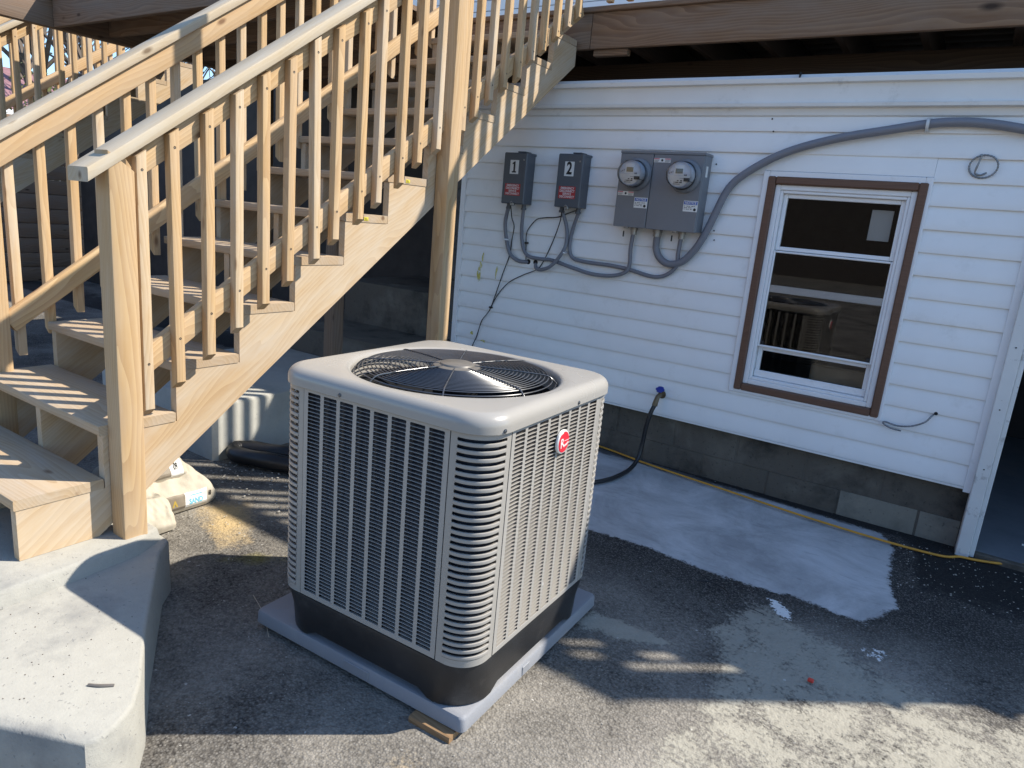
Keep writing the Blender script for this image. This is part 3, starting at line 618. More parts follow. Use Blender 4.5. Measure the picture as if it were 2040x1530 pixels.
hp = [(-.142, WY-.105, .418), (-.155, WY-.125, .36), (-.168, WY-.135, .26), (-.175, WY-.14, .15), (-.178, WY-.17, .07), (-.182, WY-.26, .024), (-.192, WY-.40, .014), (-.215, WY-.53, .014), (-.27, WY-.65, .014), (-.37, WY-.75, .014), (-.52, WY-.82, .014), (-.75, WY-.86, .014), (-1.1, WY-.85, .014)]
tag(MB().tube(hp, .0135, 10).build('garden_hose', HOSE, smooth=60), 'black rubber hose hanging from the hose bib onto the concrete', 'hose')
yc = [(-1.9, 2.50), (-1.2, 2.45), (-.573, 2.408), (-.126, 2.318), (.387, 2.251), (.831, 2.193), (1.241, 2.170), (1.50, 2.19), (1.585, 2.255), (1.66, 2.275), (1.8, 2.35), (2.1, 2.6)]
tag(MB().tube([(x, y-.02, .009) for x, y in yc], .0065, 8).build('extension_cord', YELLOW, smooth=60), 'yellow extension cord lying along the foot of the foundation', 'cord')
# ------------------------------------------------------------------ stairs
def board_mesh(L, W, T, b=.004, cut0=0, cut1=0, slope0=0, slope1=0):
    """lumber: X length, Y width, Z thickness; rounded arrises; ends may be cut aslant across Y (cut) or Z (slope)"""
    w, t = W/2, T/2
    sec = [(-w+b, -t), (w-b, -t), (w-.3*b, -t+.3*b), (w, -t+b), (w, t-b), (w-.3*b, t-.3*b), (w-b, t), (-w+b, t), (-w+.3*b, t-.3*b), (-w, t-b), (-w, -t+b), (-w+.3*b, -t+.3*b)]
    m = MB(); m.loft([[(0+cut0*y+slope0*z, y, z) for y, z in sec], [(L+cut1*y+slope1*z, y, z) for y, z in sec]], True, True, True)
    return m.mesh('board', 35)
def bmat(p0, xdir, zdir):
    x = Vector(xdir).normalized(); z = Vector(zdir); z = (z-x*z.dot(x)).normalized(); y = z.cross(x)
    return Matrix(((x.x, y.x, z.x, p0[0]), (x.y, y.y, z.y, p0[1]), (x.z, y.z, z.z, p0[2]), (0, 0, 0, 1)))
def board(name, p0, p1, zdir, W, T, mat, parent, b=.004, **kw):
    p0, p1 = Vector(p0), Vector(p1)
    return link(name, board_mesh((p1-p0).length, W, T, b, **kw), mat, parent, bmat(p0, p1-p0, zdir))
def screw(parent, p, axis='x', r=.0045):
    m = MB(); m.lathe([(r, -.0005), (r, .0008), (r*.4, .0002), (0, -.001)], p, axis, 8); return m.build('screw', CABLE, parent)
XS = -1.017; XLT = -1.974
TR = [(.4715 + .1927*(n-1), -.6444 + .2710*(n-1)) for n in range(1, 13)]      # tread top, back edge
def stringer_poly():
    P = [(-.922, .26)]
    y = -.922
    for zt_, yb_ in TR:
        P += [(y, zt_-.037), (yb_, zt_-.037)]; y = yb_
    P += [(2.338, 2.442), (-.673, .26)]
    return P
BALZ = [(-0.515, 0.703), (-0.397, 0.785), (-0.275, 0.873), (-0.156, 0.965), (-0.036, 1.051), (0.08, 1.138), (0.216, 1.228), (0.318, 1.31), (0.458, 1.401), (0.566, 1.479), (0.709, 1.578), (0.827, 1.681), (0.962, 1.759), (1.146, 1.872), (1.247, 1.953), (1.364, 2.055), (1.485, 2.14), (1.611, 2.215), (1.732, 2.331), (1.843, 2.408), (1.976, 2.511), (2.091, 2.594), (2.211, 2.677)]
capz = lambda y: 1.4871+.703*(y+0.6733)     # underside of the right cap
botz = lambda y: 0.8947+.672*(y+0.4783)      # centre line of the right bottom rail
def make_stairs(full=True):
    r = empty('staircase', (-1.5, -.6, .26))
    for x0 in (XS-.036, -1.51, XLT+.004):
        m = MB(); m.prism(stringer_poly(), 'x', 0, .036); me = m.mesh('stringer')
        ang = math.atan(.725); B = bmat((x0, 0, 0), (0, math.cos(ang), math.sin(ang)), (1, 0, 0))   # local X along the slope for the grain
        me.transform(B.inverted() @ Matrix.Translation((x0, 0, 0))); link('stringer', me, WOODP, r, B)
    for i, (zt_, yb_) in enumerate(TR):
        board('tread', (XLT, yb_-.1445, zt_-.018), (XS+.0025, yb_-.1445, zt_-.018), (0, 0, 1), .279, .036, WOODTREAD, r, .005)
    s = .703; up_ = Vector((0, -s, 1)).normalized()
    XN = -.9725; PW = .084; T2 = .036
    # right railing
    board('newel_post', (XN, -.5864, .255), (XN, -.5864, capz(-.5864)-.002), (1, 0, 0), PW, PW, WOOD, r, .006, cut1=s)
    board('tall_post', (XN, 1.079, -.01), (XN, 1.079, 3.8), (1, 0, 0), PW, PW, WOOD, r, .006)
    y0, y1 = -.681, 2.33
    off = up_*.018
    board('handrail_cap', Vector((XN-.0165, y0, capz(y0)))+off, Vector((XN-.0165, y1, capz(y1)))+off, up_, .125, T2, WOODCAP, r, .005, slope0=s)
    a0, a1 = -.544, 2.33; d = up_*(-.0425)
    XR2 = XN-.0215; XB = XR2+.0362
    board('top_rail', Vector((XR2, a0, capz(a0)))+d, Vector((XR2, a1, capz(a1)))+d, (1, 0, 0), .083, T2, WOOD, r, .005)
    board('bottom_rail', (XR2, a0, botz(a0)), (XR2, 2.30, botz(2.30)), (1, 0, 0), .083, T2, WOOD, r, .005)
    for j, (y, zb) in enumerate(BALZ):
        top = capz(y)-.019
        lean = rng.uniform(-.006, .006) if j not in (6, 7) else (.017 if j == 6 else -.004)
        o = board('baluster', (XB, y, zb), (XB, y-lean, top), (1, 0, 0), .0355, .0355, WOOD if j % 3 else WOODP, r, .004, slope0=.8, cut1=-s)
        screw(o, (XB+.0178, y-lean*.9, top-.052)); screw(o, (XB+.0178, y-lean*.2, botz(y)+.01))
    # left railing, mirrored: rails on the inside, balusters outside
    s2 = .722; capl = lambda y: 1.4963+s2*(y+.6733); upl = Vector((0, -s2, 1)).normalized(); XQ = -1.969
    board('newel_post', (XQ-.004, -.5864, .255), (XQ-.004, -.5864, capl(-.5864)-.002), (1, 0, 0), PW, PW, WOOD, r, .006, cut1=s2)
    board('handrail_cap', Vector((XQ-.0125, y0, capl(y0)))+upl*.018, Vector((XQ-.0125, y1, capl(y1)))+upl*.018, upl, .125, T2, WOODCAP, r, .005, slope0=s2)
    board('top_rail', Vector((XQ+.010, a0-.12, capl(a0-.12)))-upl*.0425, Vector((XQ+.010, a1, capl(a1)))-upl*.0425, (1, 0, 0), .083, T2, WOOD, r, .005)
    bl = lambda y: 0.8606+.71*(y+0.5491)
    board('bottom_rail', (XQ+.010, a0, bl(a0)), (XQ+.010, 2.28, bl(2.28)), (1, 0, 0), .083, T2, WOOD, r, .005)
    for j in range(23):
        y = -0.4865+.1219*j; zb = 0.7309+.708*(y+0.4865)
        board('baluster', (XQ-.0264, y, zb), (XQ-.0264, y+rng.uniform(-.005, .005), capl(y)-.02), (1, 0, 0), .0355, .0355, WOOD if j % 3 else WOODP, r, .004, slope0=-.8, cut1=-s2)
    return r
stairs = make_stairs(); tag(stairs, 'fresh pine staircase rising beside the air conditioner to the deck', 'staircase', 'wooden staircases')
def copy_tree(o, parent=None):
    c = o.copy(); col.objects.link(c); c.parent = parent; c.matrix_parent_inverse = o.matrix_parent_inverse.copy()
    for ch in o.children: copy_tree(ch, c)
    return c
kids = {}
st2 = copy_tree(stairs); st2.location.x -= 4.1; tag(st2, 'shaded second staircase far left behind the near railing', 'staircase', 'wooden staircases')
for ch in list(st2.children):
    if ch.name.startswith('tall_post'): bpy.data.objects.remove(ch)
# yellow tag stapled to one tread end
def tagbox(x, y, z, label):
    m = MB(); m.bbox(x, x+.0015, y, y+.028, z, z+.016, .0004); o = m.build('lumber_tag', simple('yellow_tag', (.62, .52, .05), .6)); tag(o, label, 'tag', 'yellow lumber tags')
    q = MB()
    for i in range(3): q.box(x+.0016, x+.002, y+.004, y+.023-i*.004, z+.003+i*.004, z+.0045+i*.004)
    q.build('print', BLACKP, o)
tagbox(XS+.003, .82, TR[6][0]-.030, 'small yellow lumber tag on a tread end beside the tall post')
tagbox(XS+.003, .55, TR[5][0]-.028, 'small yellow lumber tag on a tread end one step lower')

# ------------------------------------------------------------------ deck over the house
deck = empty('deck', (0, 2.345, 2.54)); tag(deck, 'weathered wooden deck above the white house wall', 'deck')
DY = 2.345
board('rim_board', (-.925, DY+.019, 2.645), (3.43, DY+.019, 2.645), (0, 1, 0), .207, .038, WOODRIM, deck, .005)
board('rim_board', (-2.05, DY+.019, 2.645), (-.93, DY+.019, 2.645), (0, 1, 0), .207, .038, WOODDK, deck, .005)
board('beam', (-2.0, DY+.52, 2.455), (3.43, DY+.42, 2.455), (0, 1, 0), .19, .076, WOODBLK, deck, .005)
board('added_leak_board', (2.2, DY+.018, 2.447), (3.445, DY+.018, 2.447), (0, 1, 0), .185, .03, WOODDK, deck, .003)  # unseen board added to stop a sun streak under the deck
board('ledger_block', (-.91, DY+.05, 2.522), (-.68, DY+.05, 2.522), (0, 1, 0), .036, .05, WOODRIM, deck, .004)
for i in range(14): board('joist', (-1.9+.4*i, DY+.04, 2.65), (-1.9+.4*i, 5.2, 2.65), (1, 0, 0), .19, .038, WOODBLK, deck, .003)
for i in range(19):
    y = DY-.022+.0705+i*.146
    board('deck_board', (-2.05+.006*(i % 2), y, 2.7645), (3.45, y, 2.7645), (0, 0, 1), .14, .030, WOODDK, deck, .006)
# deck railing: balusters near the stairs, unseen boards added beyond to block sun, slotted for light bars
RZ = 3.83; RY = DY+.05
board('rail_cap', (-.90, RY, RZ-.019), (3.44, RY, RZ-.019), (0, 0, 1), .12, .038, WOODCAP, deck, .006)
board('rail', (-.90, RY-.01, RZ-.085), (3.38, RY-.01, RZ-.085), (0, 1, 0), .089, .038, WOOD, deck)
board('rail', (-.90, RY-.01, 2.90), (3.38, RY-.01, 2.90), (0, 1, 0), .089, .038, WOOD, deck)
for x in (.90, 3.39): board('post', (x, RY-.006, 2.782), (x, RY-.006, RZ-.04), (0, 1, 0), .089, .089, WOOD, deck)
for i in range(24):
    x = -.82+.132*i
    if x < 2.0 and abs(x-.90) > .06: board('baluster', (x, RY-.048, 2.80), (x, RY-.048, RZ-.045), (0, 1, 0), .038, .038, WOOD, deck)
def panel(x0, x1, z0, z1): MB().bbox(x0, x1, RY-.052, RY-.031, z0, z1, .002).build('added_shade_board', WOOD, deck)  # out-of-view board added to keep sun off the ground
x = 2.02
while x < 2.80: panel(x, x+.149, 2.79, RZ-.04); x += .1495
B0, B1 = 2.79, 3.79
for a in ((x, 2.915, B0, B1), (2.915, 2.985, B0, 3.40), (2.915, 2.985, 3.565, B1), (2.985, 3.025, B0, B1), (3.025, 3.10, B0, 3.21), (3.025, 3.10, 3.36, 3.51), (3.025, 3.10, 3.68, B1), (3.10, 3.125, B0, B1), (3.125, 3.195, B0, 3.07), (3.125, 3.195, 3.515, B1), (3.195, 3.35, B0, B1)): panel(*a)  # gaps between these added boards shape the light bars on the asphalt
# upper storey of the house behind the deck
u = MB(); u.box(-9, 3.4, 5.3, 5.4, 2.79, 5.0); u.build('upper_wall', simple('blue_grey_upper_siding', (.36, .40, .46), .6, var=.05), house)
for i in range(18): MB().box(-9, 3.4, 5.282, 5.30, 2.84+i*.115, 2.84+i*.115+.105).build('upper_siding_board', VINYL, house)

# landing deck on the far left
d2 = empty('landing_deck', (-4, 1.1, 2.6)); tag(d2, 'dark underside of the upper landing at the top left', 'deck')
board('rim_board', (-4.60, .92, 2.635), (-2.05, .92, 2.635), (0, 1, 0), .21, .038, WOODDK, d2, .004)
board('beam', (-4.66, -1.4, 2.635), (-4.66, 5.2, 2.635), (1, 0, 0), .21, .08, WOODDK, d2, .004)
for i in range(10): board('joist', (-4.61, 1.32+.4*i, 2.65), (-2.06, 1.32+.4*i, 2.65), (0, 1, 0), .18, .038, WOODDK, d2, .003)
for i in range(30): board('deck_board', (-4.70, .92+.145*i, 2.757), (-2.055, .92+.145*i, 2.757), (0, 0, 1), .141, .03, WOODDK, d2, .004)
for x, y in ((-4.66, -.3), (-4.66, 2.8), (-2.2, 2.8), (-2.12, 1.4)): board('post', (x, y, 0), (x, y, 2.53), (1, 0, 0), .089, .089, WOODDK, d2, .004)

# dark lower storey and concrete masses under the stairs
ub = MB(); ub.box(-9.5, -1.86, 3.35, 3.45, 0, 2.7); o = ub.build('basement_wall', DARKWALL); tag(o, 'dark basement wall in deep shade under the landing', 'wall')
m = MB()
for k in range(7): m.bbox(-1.985+.01*(k % 2), -1.855, 2.37+.012*(k % 3), 2.62, .33*k-.01, .33*k+.325, .012)
tag(m.build('stone_pier', STONE), 'rough dark stone pier at the left edge of the white siding', 'pier')
def plinth(name, x0, x1, y0, y1, z1, mat, label, b=.025):
    m = MB(); P = [(x0, y0), (x1, y0), (x1, y1), (x0, y1)][::-1]
    P = [(x0+b, y0), (x1-b, y0), (x1, y0+b), (x1, y1-b), (x1-b, y1), (x0+b, y1), (x0, y1-b), (x0, y0+b)][::-1]
    m.loft([[(x, y, z) for x, y in inset(P, d)] for d, z in ((0, -.02), (0, z1-.02), (.006, z1-.006), (.02, z1))], True, False, True)
    return tag(m.build(name, mat, smooth=40), label, 'concrete block')
plinth('concrete_plinth', -3.2, -1.98, .42, 1.75, .33, CONCP, 'sunlit concrete plinth with railing shadows under the stairs')
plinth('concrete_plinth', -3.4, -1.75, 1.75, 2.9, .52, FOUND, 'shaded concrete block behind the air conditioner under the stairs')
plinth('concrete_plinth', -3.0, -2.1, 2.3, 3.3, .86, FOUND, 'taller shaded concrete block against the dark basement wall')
# ------------------------------------------------------------------ air conditioner
AY = .0329; PZ = .0697
ac = empty('air_conditioner', (0, 0, PZ), AY); tag(ac, 'beige square air conditioner condenser with black base on a grey pad', 'air conditioner')
ACM = Matrix.Rotation(AY, 4, 'Z')
def acb(mb, name, mat, parent=None, smooth=None): return mb.build(name, mat, parent or ac, ACM, smooth)
A = .40; SEAM = .120; Z0, Z1, ZT = .219, .932, .979
def rsq(h, r, z, na=10, ns=14):
    out = []; cs = [(h-r, -h+r, -90), (h-r, h-r, 0), (-h+r, h-r, 90), (-h+r, -h+r, 180)]
    for k, (cx, cy, a0) in enumerate(cs):
        for i in range(na+1):
            a = R(a0+90*i/na); out.append((cx+r*math.cos(a), cy+r*math.sin(a), z))
        nx = cs[(k+1) % 4]; a = R(a0+90); p = (cx+r*math.cos(a), cy+r*math.sin(a)); b = R(nx[2]); q = (nx[0]+r*math.cos(b), nx[1]+r*math.sin(b))
        for i in range(1, ns): out.append((p[0]+(q[0]-p[0])*i/ns, p[1]+(q[1]-p[1])*i/ns, z))
    return out
def circ(Rr, z, ref): return [(Rr*math.cos(math.atan2(p[1], p[0])), Rr*math.sin(math.atan2(p[1], p[0])), z) for p in ref]
# lid: skirt, rolled edge, flat top, rolled rim down into the fan opening
L = .411; ref = rsq(L, .110, 0); FR = .3425; lid = MB(); rings = []
rings.append(rsq(L-.008, .103, .924)); rings.append(rsq(L-.002, .108, .923)); rings.append(rsq(L, .110, .925)); rings.append(rsq(L, .110, ZT-.036))
for k in range(1, 8):
    a = R(90*k/7); rings.append(rsq(L-.036*(1-math.cos(a)), .110-.03*(1-math.cos(a)), ZT-.036+.036*math.sin(a)))
rings.append(circ(FR+.034, ZT, ref)); rings.append(circ(FR+.020, ZT-.0008, ref))
for k in range(1, 6):
    a = R(90*k/5); rings.append(circ(FR+.020-.020*math.sin(a), ZT-.020*(1-math.cos(a))-.0008, ref))
rings.append(circ(FR-.002, ZT-.07, ref))
lid.loft(rings); lido = acb(lid, 'lid', ACPAINT, smooth=40)
# shroud under the opening
sh = MB(); sh.lathe([(FR-.001, ZT-.068), (FR-.004, ZT-.20), (FR-.05, ZT-.24)], n=64); acb(sh, 'fan_shroud', BLADE, smooth=50)
# louvred side panels
NCOL, NROW = 8, 55
def panel_mesh():
    """one louvred panel, outward along -Y, centred at x=0, plane y=0"""
    m = MB(); W = 2*(A-SEAM); z0, z1 = Z0+.004, Z1-.004; T = .0012
    pitch = (W-.022)/NCOL; slot = pitch-.0125; gz0, gz1 = z0+.016, z1-.016; rp = (gz1-gz0)/NROW
    xe = [-W/2+.001]
    for c in range(NCOL):
        a = -W/2+.011+c*pitch+.00625; m.box(xe[-1], a, -T, 0, z0, z1); xe.append(a+slot)
    m.box(xe[-1], W/2-.001, -T, 0, z0, z1)
    for c in range(NCOL):
        a = -W/2+.011+c*pitch+.00625; b = a+slot
        m.box(a, b, -T, 0, z0, gz0); m.box(a, b, -T, 0, gz1, z1)
        for k in range(NROW):
            z = gz0+k*rp; rr = .0028
            # blade: front lip then almost level shelf running inwards; ends chamfered like a pressed slot
            pr = [(-.0013, z+.0004), (-.0020, z+.0009), (-.0014, z+.0018), (.0118, z-.0009), (.0118, z-.0018), (.0003, z+.0002)]
            m.loft([[(a, y, zz) for y, zz in pr], [(b, y, zz) for y, zz in pr]], True, True, True)
            for s, e in ((1, a), (-1, b)):   # rounded slot ends
                m.add([(e, -T*.9, z+.0018), (e, -T*.9, z+rp), (e+s*.0026, -T*.9, z+rp), (e+s*.0007, -T*.9, z+rp-.0026), (e+s*.0007, -T*.9, z+.0046), (e+s*.0024, -T*.9, z+.0022)], [(0, 1, 2, 3, 4, 5)])
    return m.mesh('louvred_panel')
pm = panel_mesh()
for k in range(4): link('louvred_panel', pm, ACLOUV, ac, ACM @ Matrix.Rotation(R(90*k), 4, 'Z') @ Matrix.Translation((0, -A, 0)))
# slotted corner panels
def corner_mesh():
    """corner at (+A,-A): arc of radius rc between two short flats"""
    m = MB(); rc = .092; fl = SEAM-rc; z0, z1 = Z0+.002, Z1-.002
    def path(off, s0, s1, n):
        """point list along the outline, s in 0..1"""
        Lf = fl; La = rc*math.pi/2; tot = 2*Lf+La; out = []
        for i in range(n+1):
            d = (s0+(s1-s0)*i/n)*tot
            if d < Lf: p = (A-SEAM+d, -A); nn = (0, -1)
            elif d < Lf+La:
                a = R(-90)+(d-Lf)/rc; p = (A-rc+rc*math.cos(a), -A+rc+rc*math.sin(a)); nn = (math.cos(a), math.sin(a))
            else: p = (A, -A+rc+(d-Lf-La)); nn = (1, 0)
            out.append((p[0]+nn[0]*off, p[1]+nn[1]*off))
        return out
    def strip(s0, s1, za, zb, n):
        o = path(0, s0, s1, n); i_ = path(-.0012, s0, s1, n)
        m.loft([[(x, y, za) for x, y in o], [(x, y, zb) for x, y in o]], False)
    e0, e1 = .008, .992; sa, sb = .115, .885
    strip(e0, sa, z0, z1, 6); strip(sb, e1, z0, z1, 6)
    N = 31; gz0, gz1 = z0+.022, z1-.022; rp = (gz1-gz0)/N
    strip(sa, sb, z0, gz0, 18); strip(sa, sb, gz1, z1, 18)
    for k in range(N):
        za = gz0+k*rp; n = 20
        # bar with rounded face, slot above it
        pr = [(-.010, za+.0005), (-.001, za+.0002), (.0012, za+.002), (.0016, za+rp*.27), (.0010, za+rp*.49), (-.0016, za+rp*.55), (-.010, za+rp*.44)]
        rings = []
        for off, zz in pr: rings.append([(x, y, zz) for x, y in path(off, sa, sb, n)])
        m.loft(rings, False)
        for s, d in ((sa, .012), (sb, -.012)):   # rounded slot ends
            for (zA, zB, q) in ((za+rp*.52, za+rp*.64, 1), (za+rp*.90, za+rp*1.02, 1)):
                P = path(.0003, s, s+d, 2); m.add([(x, y, zA) for x, y in P]+[(x, y, zB) for x, y in reversed(P)], [(0, 1, 2, 3, 4, 5)])
    return m.mesh('corner_panel', 40)
cm_ = corner_mesh()
for k in range(4): link('corner_panel', cm_, ACPAINT, ac, ACM @ Matrix.Rotation(R(90*k), 4, 'Z'))
# top band behind the lid skirt, coil and inner drum
m = MB(); m.loft([rsq(A-.016, .08, Z0-.01), rsq(A-.016, .08, .935)]); acb(m, 'coil', COIL)
m = MB(); m.loft([rsq(A-.03, .07, Z0), rsq(A-.03, .07, Z0+.004)], True, True, True); acb(m, 'drip_floor', BLACK)
# black base pan with feet at the corners
def basering(h, r, zf):
    return [(x, y, zf(x, y)) for x, y, _ in rsq(h, r, 0)]
def foot(x, y):
    q = min(abs(x), abs(y)) if max(abs(x), abs(y)) > .30 else 0
    t_ = (q-.235)/.028; t_ = max(0, min(1, t_)); t_ = t_*t_*(3-2*t_)
    return PZ+.024*(1-t_)
bp = MB(); bp.loft([basering(A-.03, .11, lambda x, y: foot(x, y)+.03), basering(A-.010, .135, foot), basering(A-.006, .137, lambda x, y: foot(x, y)+.006), basering(A-.004, .127, lambda x, y: PZ+.085), basering(A+.002, .118, lambda x, y: PZ+.135), basering(A-.001, .115, lambda x, y: PZ+.148), basering(A-.02, .10, lambda x, y: PZ+.151)])
acb(bp, 'base_pan', BASE, smooth=45)
# fan guard
gz = lambda r: ZT+.003+(.008*(1-((r-.077)/.225)**2) if r < .302 else -.022*((r-.302)/.031)**1.5)
for k in range(20):
    r_ = .084+k*(.333-.084)/19; m = MB(); n = 80
    rings = []
    for i in range(n):
        a = 2*math.pi*i/n; rings.append([((r_+.0022*math.cos(b))*math.cos(a), (r_+.0022*math.cos(b))*math.sin(a), gz(r_)+.0022*math.sin(b)) for b in [2*math.pi*j/5 for j in range(5)]])
    rings.append(rings[0]); m.loft(rings); acb(m, 'guard_ring', WIRE, smooth=70)
for k in range(8):
    a = R(22.5+45*k)+.12; pts = [(r_*math.cos(a), r_*math.sin(a), gz(r_)+.0040) for r_ in np.linspace(.06, .333, 14)]+[(.341*math.cos(a), .341*math.sin(a), ZT-.03)]
    m = MB(); m.tube(pts, .0024, 6, 2); acb(m, 'guard_spoke', WIRE, smooth=60)
    m = MB(); p = (.338*math.cos(a), .338*math.sin(a), ZT-.028); m.lathe([(.006, 0), (.006, .005), (0, .006)], p, 'z', 8); acb(m, 'guard_clip', WIRE)
m = MB(); m.lathe([(.079, ZT+.006), (.079, ZT+.0125), (.074, ZT+.0145), (.057, ZT+.0155), (.054, ZT+.0205), (.050, ZT+.0225), (0, ZT+.0235)], n=48); acb(m, 'hub_plate', HUB, smooth=30)
m = MB(); m.lathe([(.06, ZT-.16), (.075, ZT-.14), (.075, ZT-.02), (.06, ZT-.005), (0, ZT-.004)], n=32); acb(m, 'fan_motor', BLADE, smooth=40)
for k in range(3):
    m = MB(); rr_ = np.linspace(.07, .325, 7); G = []
    for r_ in rr_:
        row = []
        for i in range(9):
            u_ = i/8; ang = R(120*k+20)+(u_-.5)*R(62+20*(r_/.3))+.25*(r_-.07); row.append((r_*math.cos(ang), r_*math.sin(ang), ZT-.150+(u_-.5)*.07))
        G.append(row)
    m.loft(G, False); acb(m, 'fan_blade', BLADE, smooth=60)
# lid screws and panel screws
for (x, y, ax, zz) in ((-.12, -L, 'y', .934), (.352, -L+.028, 'y', .933), (L, .10, 'x', .934), (L-.004, -.33, 'x', .933)):
    m = MB()
    if ax == 'y': m.lathe([(.0062, -.002), (.0062, .002), (.004, .0035), (0, .004)], (x, y, zz), 'y', 10)
    else: m.lathe([(.0062, -.002), (.0062, .002), (.004, .0035), (0, .004)], (x, y, zz), 'x', 10)
    acb(m, 'screw', WIRE)
# round maker's badge on the sunlit face
bx_, by_, bz_ = A+.004, .018, .822
m = MB(); m.lathe([(.0385, 0), (.0385, .006), (.036, .009), (0, .009)], (bx_, by_, bz_), 'x', 40); badge = acb(m, 'badge', WHITEP, smooth=30)
m = MB(); m.lathe([(.034, .0092), (.033, .0105), (0, .011)], (bx_, by_, bz_), 'x', 40); acb(m, 'badge_field', simple('badge_red', (.60, .03, .045), .3), badge, smooth=30)
m = MB()
for s_, x_, z_, sz in (('R', -.013, -.002, .043), ('heem', .0135, -.0085, .0155)):
    v, f = text_mesh(s_, sz, .9, .0004); m.add([(bx_+.0114, by_+x_+a*.97-b*.1, bz_+z_+b+a*.25) for a, b, _ in v], f)
m.box(bx_+.0112, bx_+.0114, by_-.001, by_+.029, bz_+.0035, bz_+.005)
acb(m, 'badge_lettering', WHITEP, badge)
m = MB(); m.bbox(A+.0015, A+.003, -.0, .004, .33, .340, .0005); acb(m, 'panel_clip', WHITEP)

# equipment pad
PADM = Matrix.Rotation(AY, 4, 'Z')
pd = MB(); P_ = .452; ox, oy = -.057, .0553
def pring(h, z, b=.012): return [(ox+x, oy+y, z) for x, y, _ in rsq(h, .018, 0, 4, 6)]
pd.loft([pring(P_-.004, PZ-.0515), pring(P_, PZ-.047), pring(P_-.002, PZ-.010), pring(P_-.006, PZ-.003), pring(P_-.014, PZ-.0005)], True, True, True)
pado = pd.build('equipment_pad', PAD, None, PADM, 40); tag(pado, 'lavender grey plastic pad lying under the air conditioner', 'pad')
m = MB(); m.bbox(ox-.02, ox+.085, oy-P_-.0025, oy-P_+.006, PZ-.046, PZ-.010, .002); m.build('mould_mark', PAD, pado, PADM)
m = MB(); m.bbox(ox+P_-.006, ox+P_+.0022, oy-.12, oy-.075, PZ-.044, PZ-.012, .002); m.build('mould_mark', PAD, pado, PADM)
board('wood_block', (.232, -.382, .0055), (.382, -.376, .0055), (0, 0, 1), .075, .023, BLOCKW, None, .003)
tag(bpy.data.objects['wood_block'], 'short brown wood block wedged under the front pad corner', 'wood block')
for (x, y) in ((-.42, .42), (.30, .47), (-.43, -.33)):
    pass
# ------------------------------------------------------------------ sand bags, pipe, debris
def sack(name, prof, y0, y1, label, seed, sag=.012, lean=(0, 0)):
    """filled paper sack: cross-section prof in (X,Z) from the front foot over the top to the back, lofted along Y with pinched ends"""
    ph = np.random.default_rng(seed).uniform(0, 6.28, 10); P = np.array(prof); d = np.r_[0, np.cumsum(np.hypot(*np.diff(P, axis=0).T))]; d /= d[-1]
    cx, cz = P[:, 0].mean(), 0.0
    def S(a, t, k=0.):
        # a 0..1 round the section, t 0..1 along the sack
        x, z = np.interp(a, d, P[:, 0]), np.interp(a, d, P[:, 1])
        e = min(1, (t/.16))**.5 if t < .16 else (min(1, (1-t)/.13)**.45 if t > .87 else 1.0)
        e = max(e, 0.0); f = .38+.62*e
        bx = cx+(x-cx)*(.72+.28*e); bz = z*f
        w = .009*abs(math.sin(7*t+9*a+ph[5]))+.007*abs(math.sin(15*t-10*a+ph[6]))+.004*abs(math.sin(31*t+17*a+ph[7]))-.009+.0045*math.sin(13*t+7*a+ph[0])+.003*math.sin(29*t-11*a+ph[1])+.0035*math.sin(9*a*3+5*t+ph[2])*(1.3-e)+.006*(1-e)*math.sin(40*a+ph[3])
        g = max(0, math.sin(math.pi*min(1, max(0, a)))); nx = (cx-x)/(abs(cx-x)+.05)
        return Vector((bx-nx*(w*g+k), y0+(y1-y0)*t+.012*math.sin(8*a+ph[4])*(1-e)+lean[0]*z, max(0.0, bz+w*g*.9+k*.7-sag*math.sin(math.pi*t)*0+lean[1]*t)))
    m = MB(); na, nt = 46, 54
    m.loft([[tuple(S(i/na, j/nt)) for i in range(na+1)] for j in range(nt+1)], False)
    for j in (0, nt): m.add([tuple(S(i/na, j/nt)) for i in range(na+1)], [tuple(range(na+1))])
    o = m.build(name, SACK, None, None, 50); tag(o, label, 'sand bag', 'paper sand bags under the stairs'); return o, S
def sack_print(o, S, name, mat, quad=None, text=None, k=.0022):
    m = MB()
    if quad:
        t0, t1, a0, a1 = quad; n = 10; m.loft([[tuple(S(a0+(a1-a0)*i/n, t0+(t1-t0)*j/n, k)) for i in range(n+1)] for j in range(n+1)], False)
    if text:
        body, tc, ac_, st_, sa_ = text; vv, ff = text_mesh(body, 1, 1, .03)
        m.add([tuple(S(ac_+b*sa_, tc+a*st_, k+.0006)) for a, b, _ in vv], ff)
    m.build(name, mat, o)
low_p = [(-1.512, 0), (-1.497, .03), (-1.500, .08), (-1.525, .115), (-1.57, .142), (-1.63, .158), (-1.72, .155), (-1.80, .12), (-1.84, .06), (-1.83, 0)]
o, S = sack('sand_bag', low_p, -.34, .118, 'paper sack printed with blue lettering, lowest of the sand bags', 3)
sack_print(o, S, 'brand_panel', SACKDK, (.40, .62, .035, .17))
sack_print(o, S, 'sand_panel', WHITEP, (.622, .865, .035, .17), k=.0018)
sack_print(o, S, 'lettering', CYANP, None, ('SAND', .742, .082, .058, .066))
sack_print(o, S, 'fine_print', CYANP, (.68, .81, .136, .144), k=.0026)
sack_print(o, S, 'weight_lettering', BLACKP, None, ('60', .900, .115, .034, .062))
sack_print(o, S, 'gold_mark', GOLDP, None, ('^', .51, .075, .12, .12), k=.0028)
up_p = [(-1.585, .135), (-1.572, .17), (-1.60, .215), (-1.66, .245), (-1.74, .24), (-1.80, .20), (-1.82, .14)]
o2, S2 = sack('sand_bag', up_p, -.36, .045, 'upper paper sack slumped on the printed sand bag', 9)
